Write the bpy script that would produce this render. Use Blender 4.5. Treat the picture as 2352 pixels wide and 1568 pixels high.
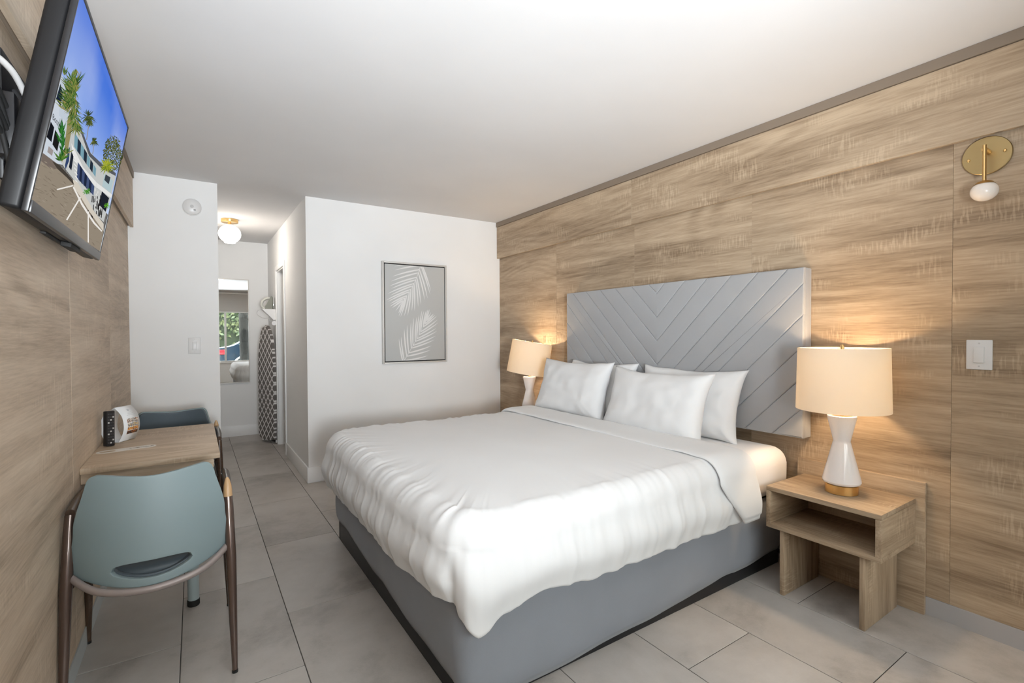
import bpy, bmesh, math, random
from mathutils import Vector, Matrix, noise

for o in list(bpy.data.objects):
    bpy.data.objects.remove(o, do_unlink=True)
SC = bpy.context.scene
COL = SC.collection
R = math.radians
random.seed(7)

# ------------------------------------------------------------------ camera
FP = 1113.0                                    # focal length in pixels of the 2352 x 1568 frame
YAW, PITCH, ROLL = R(33.21), R(-0.937), R(-0.318)
CAM = Vector((0, 0, 1.3))
FWD = Vector((math.sin(YAW)*math.cos(PITCH), math.cos(YAW)*math.cos(PITCH), math.sin(PITCH)))
_r0 = Vector((math.cos(YAW), -math.sin(YAW), 0)); _u0 = _r0.cross(FWD)
RGT = _r0*math.cos(ROLL) + _u0*math.sin(ROLL); UPV = _u0*math.cos(ROLL) - _r0*math.sin(ROLL)
cam = bpy.data.cameras.new('camera'); camo = bpy.data.objects.new('camera', cam); COL.objects.link(camo)
cam.sensor_width = 36.0; cam.lens = FP/2352.0*36.0; cam.clip_start = 0.05; cam.clip_end = 200
m = Matrix((RGT, UPV, -FWD)).transposed().to_4x4(); m.translation = CAM
camo.matrix_world = m
SC.camera = camo

def ray(x, y): return FWD + RGT*((x-1176)/FP) + UPV*((784-y)/FP)
def on_plane(x, y, p0, n):
    d = ray(x, y); return CAM + d*((Vector(p0)-CAM).dot(n)/d.dot(n))

# ------------------------------------------------------------------ light
EXPO = 1.08
SC.view_settings.view_transform = 'Standard'; SC.view_settings.look = 'None'
SC.view_settings.exposure = EXPO; SC.view_settings.gamma = 1.0; SC.view_settings.use_curve_mapping = False
SC.cycles.use_denoising = True
SC.cycles.max_bounces = 14; SC.cycles.diffuse_bounces = 8; SC.cycles.glossy_bounces = 6
SC.cycles.transmission_bounces = 8; SC.cycles.transparent_max_bounces = 12
SC.cycles.caustics_reflective = False; SC.cycles.caustics_refractive = False
SC.cycles.sample_clamp_indirect = 8.0

W = bpy.data.worlds.new('world'); SC.world = W; W.use_nodes = True
wn = W.node_tree.nodes; wl = W.node_tree.links; wn.clear()
tc = wn.new('ShaderNodeTexCoord'); sx = wn.new('ShaderNodeSeparateXYZ'); rp = wn.new('ShaderNodeValToRGB')
bg = wn.new('ShaderNodeBackground'); ow = wn.new('ShaderNodeOutputWorld')
wl.new(tc.outputs['Generated'], sx.inputs[0]); wl.new(sx.outputs['Z'], rp.inputs[0])
rp.color_ramp.elements[0].position = 0.0; rp.color_ramp.elements[0].color = (1.0, 0.97, 0.93, 1)
rp.color_ramp.elements[1].position = 0.8; rp.color_ramp.elements[1].color = (0.86, 0.93, 1.0, 1)
wl.new(rp.outputs[0], bg.inputs[0]); bg.inputs[1].default_value = 4.3
wl.new(bg.outputs[0], ow.inputs[0])

def lamp_obj(name, kind, loc, energy, color, **kw):
    l = bpy.data.lights.new(name, kind); l.energy = energy; l.color = color
    for k, v in kw.items(): setattr(l, k, v)
    o = bpy.data.objects.new(name, l); o.location = loc; COL.objects.link(o); return o
sun = lamp_obj('sun', 'SUN', (0, 0, 10), 5.0, (1, 0.95, 0.88), angle=R(1.0))
sun.rotation_euler = (R(-32), 0, R(15))          # from behind the building, over the roof, onto the parking lot
# room dimensions
XL, XR, YB, YF, ZC = -0.40, 2.80, 4.52, -1.3, 2.504
XHL, XHR, YE = 0.165, 0.82, 7.15               # entry to the bath: left and right wall, end wall
WX0, WX1, WZ0, WZ1 = -0.2, 2.6, 0.55, 2.42       # window opening in the front wall
por = lamp_obj('window_portal', 'AREA', ((WX0+WX1)/2, YF-0.14, (WZ0+WZ1)/2), 1.0, (1, 1, 1), shape='RECTANGLE', size=WX1-WX0, size_y=WZ1-WZ0)
por.rotation_euler = (R(90), 0, 0); por.data.cycles.is_portal = True

# ------------------------------------------------------------------ materials
MATS = {}
def mat(name, col, rough=0.5, metal=0.0, spec=0.5, emit=None, estr=0.0, coat=0.0, sheen=0.0):
    if name in MATS: return MATS[name]
    m = bpy.data.materials.new(name); m.use_nodes = True
    b = m.node_tree.nodes['Principled BSDF']
    b.inputs['Base Color'].default_value = (*col, 1); b.inputs['Roughness'].default_value = rough
    b.inputs['Metallic'].default_value = metal; b.inputs['Specular IOR Level'].default_value = spec
    b.inputs['Coat Weight'].default_value = coat; b.inputs['Sheen Weight'].default_value = sheen
    if emit: b.inputs['Emission Color'].default_value = (*emit, 1); b.inputs['Emission Strength'].default_value = estr
    MATS[name] = m; return m
class NT:
    def __init__(s, m): s.t = m.node_tree; s.b = s.t.nodes.get('Principled BSDF')
    def n(s, typ, **kw):
        x = s.t.nodes.new(typ)
        for k, v in kw.items(): setattr(x, k, v)
        return x
    def l(s, a, b): s.t.links.new(a, b)
    def math(s, op, a, b=None, c=None):
        x = s.n('ShaderNodeMath', operation=op)
        for i, v in enumerate((a, b, c)):
            if v is None: continue
            if isinstance(v, (int, float)): x.inputs[i].default_value = v
            else: s.l(v, x.inputs[i])
        return x.outputs[0]
    def mix(s, f, a, b, mode='MIX'):
        x = s.n('ShaderNodeMix', data_type='RGBA', blend_type=mode)
        for i, v in ((0, f), (6, a), (7, b)):
            if isinstance(v, (int, float)): x.inputs[i].default_value = v
            elif isinstance(v, tuple): x.inputs[i].default_value = (*v, 1) if len(v) == 3 else v
            else: s.l(v, x.inputs[i])
        return x.outputs[2]
    def noise(s, vec, scale, detail=3, rough=0.5, dist=0.0):
        x = s.n('ShaderNodeTexNoise'); x.inputs['Scale'].default_value = scale; x.inputs['Detail'].default_value = detail
        x.inputs['Roughness'].default_value = rough; x.inputs['Distortion'].default_value = dist
        s.l(vec, x.inputs['Vector']); return x.outputs[0]
    def mapping(s, vec, sc):
        x = s.n('ShaderNodeMapping'); x.inputs['Scale'].default_value = sc; s.l(vec, x.inputs['Vector']); return x.outputs[0]
    def ramp(s, f, stops):
        x = s.n('ShaderNodeValToRGB'); e = x.color_ramp.elements
        while len(e) < len(stops): e.new(0.5)
        for q, (p, c) in zip(e, stops): q.position = p; q.color = (c, c, c, 1) if isinstance(c, (int, float)) else (*c, 1)
        s.l(f, x.inputs[0]); return x.outputs[0]
    def objvec(s, rnd=True):
        t = s.n('ShaderNodeTexCoord').outputs['Object']
        if not rnd: return t
        oi = s.n('ShaderNodeObjectInfo'); v = s.n('ShaderNodeVectorMath', operation='SCALE')
        v.inputs[0].default_value = (31.0, 47.0, 23.0); s.l(oi.outputs['Random'], v.inputs['Scale'])
        a = s.n('ShaderNodeVectorMath', operation='ADD'); s.l(t, a.inputs[0]); s.l(v.outputs[0], a.inputs[1]); return a.outputs[0]
    def bump(s, h, strength, dist):
        x = s.n('ShaderNodeBump'); x.inputs['Strength'].default_value = strength; x.inputs['Distance'].default_value = dist
        s.l(h, x.inputs['Height']); s.l(x.outputs[0], s.b.inputs['Normal'])

def wood(name, axis, dark, mid, light, rough=0.55, contrast=1.0):
    m = mat(name, mid, rough); k = NT(m); v = k.objvec()
    def sc(along, across): return tuple(along if i == axis else across for i in range(3))
    warp = k.noise(k.mapping(v, sc(0.5, 1.6)), 1.6, 2)
    band = k.noise(k.mapping(v, sc(0.22, 3.0)), 2.6, 5, 0.62, 0.7)
    rings = k.math('SINE', k.math('MULTIPLY', k.noise(k.mapping(v, sc(0.32, 1.9)), 1.5, 1, 0.4, 0.35), 95.0))
    fine = k.noise(k.mapping(v, sc(0.05, 1.0)), 120, 4, 0.7)
    saw = k.noise(k.mapping(v, sc(1.0, 0.13)), 130, 1, 0.4)
    sawm = k.ramp(k.noise(k.mapping(v, sc(1.2, 2.6)), 2.4, 2), [(0.54, 0.0), (0.66, 1.0)])
    f = k.math('ADD', k.math('MULTIPLY', band, 0.95), k.math('MULTIPLY', warp, 0.25))
    f = k.math('ADD', f, k.math('MULTIPLY', k.math('SUBTRACT', fine, 0.5), 0.62*contrast))
    ringm = k.ramp(k.noise(k.mapping(v, sc(0.6, 2.0)), 1.3, 2), [(0.48, 0.0), (0.66, 1.0)])
    f = k.math('ADD', f, k.math('MULTIPLY', k.math('MULTIPLY', rings, ringm), -0.085*contrast))
    f = k.math('ADD', f, k.math('MULTIPLY', k.math('MULTIPLY', k.math('SUBTRACT', k.ramp(saw, [(0.5, 0.0), (0.6, 1.0)]), 0.1), sawm), 0.17))
    c = k.ramp(f, [(0.36, dark), (0.60, mid), (0.86, light)])
    k.l(c, k.b.inputs['Base Color']); k.bump(f, 0.12, 0.002)
    return m
WD, WM, WLt = (0.215, 0.148, 0.09), (0.385, 0.286, 0.190), (0.53, 0.415, 0.29)
wood_tx = wood('table_oak', 0, (0.33, 0.24, 0.16), (0.51, 0.395, 0.28), (0.63, 0.51, 0.38)); wood_x = wood('oak_laminate_x', 0, WD, WM, WLt); wood_y = wood('oak_laminate_y', 1, WD, WM, WLt); wood_left = wood('pale_oak_laminate', 1, (0.36, 0.275, 0.195), (0.54, 0.43, 0.32), (0.67, 0.555, 0.43)); wood_z = wood('oak_laminate_z', 2, WD, WM, WLt)
walnut = wood('walnut', 2, (0.02, 0.012, 0.008), (0.055, 0.033, 0.022), (0.10, 0.06, 0.04), 0.25)
tipwood = mat('pale_wood', (0.52, 0.33, 0.17), 0.4)

def plaster(name, col, amt=0.03):
    m = mat(name, col, 0.85, spec=0.2); k = NT(m); v = k.objvec(False)
    n = k.noise(v, 1.3, 3); f = k.ramp(n, [(0.3, tuple(c*(1-amt) for c in col)), (0.7, tuple(min(1, c*(1+amt)) for c in col))])
    k.l(f, k.b.inputs['Base Color']); k.bump(k.noise(v, 190, 2), 0.06, 0.001); return m
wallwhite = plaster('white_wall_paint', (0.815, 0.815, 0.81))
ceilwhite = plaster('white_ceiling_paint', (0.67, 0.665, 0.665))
trimwhite = mat('white_trim_paint', (0.83, 0.83, 0.825), 0.4)
greybase = mat('grey_baseboard', (0.42, 0.41, 0.41), 0.6)
taupe = mat('taupe_edge_strip', (0.235, 0.185, 0.14), 0.6)
grout = mat('grout', (0.10, 0.092, 0.085), 0.9)

def tile_mat():
    m = mat('stone_tile', (0.3, 0.28, 0.25), 0.42); k = NT(m); v = k.objvec()
    n1 = k.noise(v, 1.7, 6, 0.62, 0.4); n2 = k.noise(v, 9, 5, 0.65); n3 = k.noise(v, 160, 2)
    f = k.math('ADD', k.math('MULTIPLY', n1, 0.75), k.math('ADD', k.math('MULTIPLY', n2, 0.3), k.math('MULTIPLY', n3, 0.06)))
    c = k.ramp(f, [(0.38, (0.28, 0.255, 0.228)), (0.54, (0.43, 0.40, 0.37)), (0.72, (0.51, 0.48, 0.45))])
    k.l(c, k.b.inputs['Base Color'])
    k.l(k.ramp(n2, [(0.3, 0.38), (0.7, 0.52)]), k.b.inputs['Roughness']); k.bump(n2, 0.05, 0.002); return m
tilem = tile_mat()

def fabric(name, col, rough=0.9, scale=700, sheen=0.2, amt=0.06):
    m = mat(name, col, rough, spec=0.25, sheen=sheen); k = NT(m); v = k.objvec(False)
    n = k.noise(v, scale, 2); n2 = k.noise(v, 6, 3)
    f = k.math('ADD', k.math('MULTIPLY', n, 0.5), k.math('MULTIPLY', n2, 0.5))
    k.l(k.ramp(f, [(0.3, tuple(c*(1-amt) for c in col)), (0.7, tuple(min(1, c*(1+amt)) for c in col))]), k.b.inputs['Base Color'])
    k.bump(n, 0.08, 0.001); return m
linen = fabric('white_linen', (0.75, 0.755, 0.76), 0.9, 900, 0.1, 0.01)
sheetm = fabric('white_sheet', (0.81, 0.795, 0.79), 0.9, 900, 0.1, 0.01)
skirtm = fabric('grey_box_cover', (0.25, 0.265, 0.295), 0.95)
velvet = fabric('grey_velvet', (0.36, 0.365, 0.375), 0.75, 500, 0.35, 0.04)
shellm = mat('teal_grey_vinyl', (0.23, 0.30, 0.315), 0.5); slate = mat('slate_vinyl', (0.085, 0.11, 0.13), 0.5)
bluegrey = mat('blue_grey_leg', (0.36, 0.43, 0.44), 0.35)
blackm = mat('black_plastic', (0.012, 0.012, 0.014), 0.32); blackmetal = mat('black_metal', (0.008, 0.008, 0.01), 0.45)
tvshell = mat('tv_grey_shell', (0.010, 0.010, 0.011), 0.45, spec=0.25); tvsilver = mat('tv_dark_silver', (0.07, 0.07, 0.072), 0.35, 0.4)
brass = mat('brushed_brass', (0.72, 0.48, 0.20), 0.28, 1.0); silver = mat('satin_silver', (0.62, 0.60, 0.57), 0.4, 0.15)
chrome = mat('chrome', (0.75, 0.75, 0.75), 0.15, 1.0)
ceramic = mat('white_ceramic', (0.82, 0.79, 0.785), 0.12, coat=0.4)
plasticw = mat('white_plastic', (0.72, 0.715, 0.71), 0.35); plastics = mat('pale_grey_plastic', (0.55, 0.545, 0.54), 0.4)
card = mat('white_card', (0.82, 0.84, 0.86), 0.5); rubber = mat('black_rubber', (0.01, 0.01, 0.01), 0.7)
railm = mat('chair_frame_metal', (0.34, 0.29, 0.275), 0.36, 0.25)
postm = mat('brown_metal', (0.115, 0.075, 0.06), 0.22, 0.45, coat=0.6)
canvasm = mat('grey_canvas', (0.50, 0.505, 0.495), 0.9); leafw = mat('white_print', (0.74, 0.735, 0.725), 0.9)

def shade_mat():
    m = bpy.data.materials.new('linen_shade'); m.use_nodes = True; k = NT(m); k.t.nodes.clear()
    d = k.n('ShaderNodeBsdfDiffuse'); t = k.n('ShaderNodeBsdfTranslucent'); x = k.n('ShaderNodeMixShader'); o = k.n('ShaderNodeOutputMaterial')
    d.inputs[0].default_value = (0.86, 0.79, 0.69, 1); t.inputs[0].default_value = (0.95, 0.88, 0.74, 1); x.inputs[0].default_value = 0.40
    k.l(d.outputs[0], x.inputs[1]); k.l(t.outputs[0], x.inputs[2]); k.l(x.outputs[0], o.inputs[0]); return m
shadem = shade_mat()
def glass_mat():
    m = bpy.data.materials.new('window_glass'); m.use_nodes = True; k = NT(m); k.t.nodes.clear()
    g = k.n('ShaderNodeBsdfGlossy'); t = k.n('ShaderNodeBsdfTransparent'); x = k.n('ShaderNodeMixShader'); o = k.n('ShaderNodeOutputMaterial')
    g.inputs['Roughness'].default_value = 0.0; t.inputs[0].default_value = (0.95, 0.97, 0.96, 1)
    f = k.n('ShaderNodeFresnel'); f.inputs[0].default_value = 1.45
    k.l(f.outputs[0], x.inputs[0]); k.l(t.outputs[0], x.inputs[1]); k.l(g.outputs[0], x.inputs[2]); k.l(x.outputs[0], o.inputs[0]); return m
glassm = glass_mat()
mirrorm = mat('mirror_glass', (0.93, 0.95, 0.94), 0.0, 1.0)

# ------------------------------------------------------------------ mesh helpers
def link(o, parent=None):
    COL.objects.link(o)
    if parent is not None: o.parent = parent
    return o
def finish(name, bm, material, parent=None, smooth=False, off=None, auto=None):
    if off is not None: bmesh.ops.translate(bm, verts=bm.verts, vec=-Vector(off))
    bmesh.ops.recalc_face_normals(bm, faces=bm.faces)
    me = bpy.data.meshes.new(name); bm.to_mesh(me); bm.free()
    for mm in (material if isinstance(material, (list, tuple)) else [material]): me.materials.append(mm)
    if smooth or auto:
        for p in me.polygons: p.use_smooth = True
    o = bpy.data.objects.new(name, me); link(o, parent)
    if auto:
        me.set_sharp_from_angle(angle=R(auto))
    return o
def tag(o, label=None, cat=None, group=None, kind=None):
    for k, v in (('label', label), ('category', cat), ('group', group), ('kind', kind)):
        if v: o[k] = v
    return o
def thing(name, label, cat, loc=(0, 0, 0), rotz=0, group=None):
    o = bpy.data.objects.new(name, None); COL.objects.link(o); o.location = loc; o.rotation_euler = (0, 0, rotz)
    o.empty_display_size = 0.05
    return tag(o, label, cat, group)
def bx(bm, x0, x1, y0, y1, z0, z1, bev=0.0, seg=2):
    x0, x1 = sorted((x0, x1)); y0, y1 = sorted((y0, y1)); z0, z1 = sorted((z0, z1))
    r = bmesh.ops.create_cube(bm, size=1.0); vs = r['verts']
    for v in vs: v.co = Vector((x0 if v.co.x < 0 else x1, y0 if v.co.y < 0 else y1, z0 if v.co.z < 0 else z1))
    if bev:
        es = list({e for v in vs for e in v.link_edges})
        bmesh.ops.bevel(bm, geom=es, offset=bev, segments=seg, profile=0.5, affect='EDGES')
def box(name, ext, material, parent=None, bev=0.0, off=None, seg=2):
    bm = bmesh.new(); bx(bm, *ext, bev=bev, seg=seg); return finish(name, bm, material, parent, off=off, auto=35 if bev else None)
def lathe_bm(prof, seg=40, c=(0, 0, 0)):
    bm = bmesh.new(); rings = []
    for r, z in prof:
        if r < 1e-6: rings.append([bm.verts.new((c[0], c[1], c[2]+z))])
        else: rings.append([bm.verts.new((c[0]+r*math.cos(2*math.pi*i/seg), c[1]+r*math.sin(2*math.pi*i/seg), c[2]+z)) for i in range(seg)])
    for a, b in zip(rings, rings[1:]):
        for i in range(seg):
            j = (i+1) % seg
            if len(a) == 1 and len(b) == 1: continue
            if len(a) == 1: bm.faces.new((a[0], b[i], b[j]))
            elif len(b) == 1: bm.faces.new((a[i], a[j], b[0]))
            else: bm.faces.new((a[i], a[j], b[j], b[i]))
    return bm
def lathe(name, prof, material, parent=None, seg=40, c=(0, 0, 0), auto=40): return finish(name, lathe_bm(prof, seg, c), material, parent, auto=auto)
def tube_bm(path, rad, seg=12, flat=1.0, bm=None, cap=True):
    bm = bm or bmesh.new(); P = [Vector(p) for p in path]; n = len(P)
    rad = rad if isinstance(rad, (list, tuple)) else [rad]*n
    rings = []; prev = None
    for i, p in enumerate(P):
        t = (P[min(i+1, n-1)]-P[max(i-1, 0)]).normalized()
        ref = prev if prev is not None else (Vector((0, 0, 1)) if abs(t.z) < 0.9 else Vector((1, 0, 0)))
        a = (ref - t*ref.dot(t)).normalized(); b = t.cross(a); prev = a
        rings.append([bm.verts.new(p + a*rad[i]*math.cos(2*math.pi*k/seg) + b*rad[i]*flat*math.sin(2*math.pi*k/seg)) for k in range(seg)])
    for A, B in zip(rings, rings[1:]):
        for k in range(seg): bm.faces.new((A[k], A[(k+1) % seg], B[(k+1) % seg], B[k]))
    if cap: bm.faces.new(rings[0][::-1]); bm.faces.new(rings[-1])
    return bm
def tube(name, path, rad, material, parent=None, seg=12, flat=1.0): return finish(name, tube_bm(path, rad, seg, flat), material, parent, auto=50)
def smoothpath(pts, n=8):
    P = [Vector(p) for p in pts]; out = []
    for i in range(len(P)-1):
        a, b, c, d = P[max(i-1, 0)], P[i], P[i+1], P[min(i+2, len(P)-1)]
        for k in range(n):
            t = k/n; out.append(0.5*((2*b)+(c-a)*t+(2*a-5*b+4*c-d)*t*t+(3*b-a-3*c+d)*t**3))
    return out+[P[-1]]
def grid_bm(fn, nu, nv, bm=None):
    bm = bm or bmesh.new(); V = [[bm.verts.new(fn(i/nu, j/nv)) for j in range(nv+1)] for i in range(nu+1)]
    for i in range(nu):
        for j in range(nv): bm.faces.new((V[i][j], V[i+1][j], V[i+1][j+1], V[i][j+1]))
    return bm
def prism_bm(poly, h, bm=None, bev=0.0):
    bm = bm or bmesh.new(); bot = [bm.verts.new((x, y, 0)) for x, y in poly]; top = [bm.verts.new((x, y, h)) for x, y in poly]
    n = len(poly); fs = [bm.faces.new(bot[::-1]), bm.faces.new(top)]
    for i in range(n): bm.faces.new((bot[i], bot[(i+1) % n], top[(i+1) % n], top[i]))
    return bm
def struct(name, ext, material, bev=0.0, parent=None):
    o = box(name, ext, material, parent, bev)
    if parent is None: o['kind'] = 'structure'
    return o
def struct_multi(name, exts, material):
    bm = bmesh.new()
    for e in exts: bx(bm, *e)
    o = finish(name, bm, material); o['kind'] = 'structure'; return o

# ------------------------------------------------------------------ the setting
fl = struct('floor', (XL-0.12, XR+0.15, YF-0.12, YE+0.1, -0.12, -0.003), grout)
TX, TY = 0.411, 0.85
for c in range(-1, 8):
    x0 = -0.065+TX*(c-1); x1 = x0+TX
    y = (0.755 if c % 2 == 0 else 1.18)-TY*4
    while y < YE:
        a0, a1, b0, b1 = max(x0, XL-0.02)+0.0016, min(x1, XR)-0.0016, max(y, YF)+0.0016, min(y+TY, YE+0.02)-0.0016
        y += TY
        if a1-a0 < 0.02 or b1-b0 < 0.02: continue
        if b0 > YB+0.1 and (a1 < XHL or a0 > XHR+0.5): continue
        box('tile', (a0, a1, b0, b1, -0.003, 0.0), tilem, fl, 0.0012, seg=1)
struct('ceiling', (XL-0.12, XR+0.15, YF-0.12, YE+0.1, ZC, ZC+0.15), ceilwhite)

# right wall with its laminate panels
wr = struct('wall_right', (XR+0.02, XR+0.15, YF-0.12, YB+0.12, 0, ZC), taupe)
seams = [YF+0.002, -0.195, 0.727, 1.648, 2.575, 3.522, YB-0.002]
for a, b in zip(seams, seams[1:]):
    box('panel', (XR, XR+0.0205, a+0.0004, b-0.0004, 0.082, 2.125), wood_y, wr, 0.0006, seg=1)
f1 = struct('trim_1', (2.785, XR+0.02, YF+0.002, YB-0.003, 2.125, ZC-0.002), taupe)
for a, b in ((YF+0.004, 0.15), (0.15, 2.575), (2.575, YB-0.004)):
    box('panel', (2.765, 2.786, a+0.0002, b-0.0002, 2.116, ZC-0.05), wood_y, f1, 0.0012, seg=1)
box('edge_strip', (2.757, 2.786, YF+0.004, YB-0.004, ZC-0.048, ZC-0.001), taupe, f1)
struct('baseboard_right', (XR-0.004, XR+0.02, YF+0.003, YB-0.003, 0, 0.081), greybase)
# left wall
wl_ = struct('wall_left', (XL-0.12, XL-0.02, YF-0.12, YB+0.12, 0, ZC), taupe)
seams = [YF+0.002, -0.60, 0.43, 1.46, 2.49, 3.53, YB-0.002]
for a, b in zip(seams, seams[1:]):
    box('panel', (XL-0.0205, XL, a+0.0008, b-0.0008, 0.082, 2.105), wood_left, wl_, 0.0015, seg=1)
f2 = struct('trim_2', (XL-0.02, -0.385, YF+0.002, YB-0.003, 2.105, ZC-0.002), taupe)
for a, b in ((YF+0.004, 1.3), (1.3, YB-0.004)):
    box('panel', (-0.386, -0.366, a+0.0008, b-0.0008, 2.095, ZC-0.05), wood_left, f2, 0.0012, seg=1)
box('edge_strip', (-0.386, -0.358, YF+0.004, YB-0.004, ZC-0.048, ZC-0.001), taupe, f2)
struct('baseboard_left', (XL-0.02, XL+0.004, YF+0.003, YB-0.003, 0, 0.081), mat('pale_baseboard', (0.5, 0.53, 0.54), 0.5))
# white walls at the back
struct('wall_back_left', (XL-0.12, XHL, YB, YE+0.1, 0, ZC), wallwhite)
struct('wall_back_right', (XHR, XR+0.15, YB, YB+0.12, 0, ZC), wallwhite)
DY0, DY1, DZ = 5.74, 6.32, 2.055
struct_multi('wall_hall_right', [(XHR, XHR+0.12, YB+0.12, DY0, 0, ZC), (XHR, XHR+0.12, DY1, YE, 0, ZC), (XHR, XHR+0.12, DY0, DY1, DZ, ZC)], wallwhite)
struct('wall_hall_end', (XHL, 2.2, YE, YE+0.1, 0, ZC), wallwhite)
struct('wall_bath', (2.0, 2.1, YB+0.12, YE, 0, ZC), wallwhite)
struct('baseboard_back', (XHR-0.012, XR-0.005, YB-0.012, YB-0.0005, 0, 0.136), trimwhite, 0.002)
struct('baseboard_hall_right', (XHR-0.012, XHR-0.0005, YB+0.001, DY0-0.06, 0, 0.136), trimwhite, 0.002)
struct('baseboard_hall_far', (XHR-0.012, XHR-0.0005, DY1+0.06, YE-0.013, 0, 0.136), trimwhite, 0.002)
struct('baseboard_hall_end', (XHL+0.001, XHR-0.001, YE-0.012, YE-0.0005, 0, 0.136), trimwhite, 0.002)
struct('baseboard_back_left', (XL+0.005, XHL, YB-0.012, YB-0.0005, 0, 0.136), trimwhite, 0.002)
# door opening casing
dr = struct('door_1', (XHR+0.001, XHR+0.119, DY1-0.02, DY1-0.001, 0.001, DZ-0.001), trimwhite)
box('jamb', (XHR+0.001, XHR+0.119, DY0+0.001, DY0+0.02, 0.001, DZ-0.001), trimwhite, dr)
box('head_jamb', (XHR+0.001, XHR+0.119, DY0+0.02, DY1-0.02, DZ-0.02, DZ-0.001), trimwhite, dr)
box('casing', (XHR-0.014, XHR-0.0005, DY0-0.05, DY0+0.006, 0.001, DZ+0.05), trimwhite, dr, 0.003)
box('casing', (XHR-0.014, XHR-0.0005, DY1-0.006, DY1+0.05, 0.001, DZ+0.05), trimwhite, dr, 0.003)
box('head_casing', (XHR-0.014, XHR-0.0005, DY0+0.0065, DY1-0.0065, DZ-0.006, DZ+0.05), trimwhite, dr, 0.003)
# front wall with the window (seen in the mirror)
struct_multi('wall_front', [(XL-0.12, WX0, YF-0.12, YF, 0, ZC), (WX1, XR+0.15, YF-0.12, YF, 0, ZC), (WX0, WX1, YF-0.12, YF, 0, WZ0), (WX0, WX1, YF-0.12, YF, WZ1, ZC)], wallwhite)
wn1 = struct('window_1', (WX0-0.03, WX1+0.03, YF-0.02, YF+0.03, WZ0-0.03, WZ0), trimwhite, 0.004)
for ext in ((WX0, WX0+0.05, YF-0.09, YF-0.03, WZ0, WZ1), (WX1-0.05, WX1, YF-0.09, YF-0.03, WZ0, WZ1)): box('stile', ext, trimwhite, wn1)
for ext in ((WX0+0.05, WX1-0.05, YF-0.09, YF-0.03, WZ0, WZ0+0.04), (WX0+0.05, WX1-0.05, YF-0.09, YF-0.03, WZ1-0.04, WZ1)): box('rail', ext, trimwhite, wn1)
mull = [0.715, 1.68]
for x in mull: box('mullion', (x-0.025, x+0.025, YF-0.085, YF-0.035, WZ0+0.04, WZ1-0.04), trimwhite, wn1)
xs = [WX0+0.05]+mull+[WX1-0.05]
for i in range(3):
    box('pane', (xs[i]+(0.025 if i else 0), xs[i+1]-(0.025 if i < 2 else 0), YF-0.062, YF-0.058, WZ0+0.04, WZ1-0.04), glassm, wn1)
# roller blind
bl = thing('roller_blind', 'grey roller blind half lowered over the window behind the camera', 'blind', ((WX0+WX1)/2, YF+0.03, 1.92))
blindm = fabric('blind_fabric', (0.55, 0.53, 0.51), 0.9, 400, 0.0, 0.02)
box('blind_cloth', (-1.44, 1.44, -0.002, 0.002, 0.03, 0.535), blindm, bl)
box('bottom_rail', (-1.44, 1.44, -0.01, 0.01, 0.0, 0.03), trimwhite, bl, 0.004)
tube('roller', [(-1.46, 0, 0.545), (1.46, 0, 0.545)], 0.022, trimwhite, bl, 16)

# ------------------------------------------------------------------ bed
bed = thing('bed_base', 'grey upholstered box base of the king bed on a black metal frame', 'bed', (1.74, 2.32, 0))
BO = (1.74, 2.32, 0)
BX0, BX1, BY0, BY1 = 0.755, 2.745, 1.455, 3.185
for ext in ((BX0, BX1, BY0, BY0+0.03, 0.0, 0.14), (BX0, BX1, BY1-0.03, BY1, 0.0, 0.14), (BX0, BX0+0.03, BY0+0.03, BY1-0.03, 0.0, 0.14), (BX1-0.03, BX1, BY0+0.03, BY1-0.03, 0.0, 0.14)):
    box('frame_rail', ext, blackmetal, bed, 0.003, off=BO)
box('box_spring', (BX0, BX1, BY0, BY1, 0.142, 0.395), blackmetal, bed, 0.01, off=BO)
def contour(x0, x1, y0, y1, rc, ds=0.01):
    """open U path in plan: near head corner -> foot -> far head corner; yields (point, outward normal, arc length)"""
    pts = []
    s = 0.0
    L1 = x1-(x0+rc); n = int(L1/ds)
    for i in range(n): pts.append((Vector((x1-L1*i/n, y0)), Vector((0, -1))))
    na = max(6, int(rc*math.pi/2/ds))
    for i in range(na):
        a = -math.pi/2-math.pi/2*i/na; d = Vector((math.cos(a), math.sin(a))); pts.append((Vector((x0+rc, y0+rc))+d*rc, d))
    L2 = (y1-y0)-2*rc; n = int(L2/ds)
    for i in range(n): pts.append((Vector((x0, y0+rc+L2*i/n)), Vector((-1, 0))))
    for i in range(na):
        a = math.pi-math.pi/2*i/na; d = Vector((math.cos(a), math.sin(a))); pts.append((Vector((x0+rc, y1-rc))+d*rc, d))
    n = int(L1/ds)
    for i in range(n+1): pts.append((Vector((x0+rc+L1*i/n, y1)), Vector((0, 1))))
    out = []; prev = None
    for p, nn in pts:
        if prev is not None: s += (p-prev).length
        out.append((p, nn, s)); prev = p
    return out
def lerp(a, b, t): return a+(b-a)*t
def interp(tab, x):
    if x <= tab[0][0]: return tab[0][1]
    for (a, b), (c, d) in zip(tab, tab[1:]):
        if x <= c:
            t = (x-a)/(c-a); t = t*t*(3-2*t); return b+(d-b)*t
    return tab[-1][1]
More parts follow.
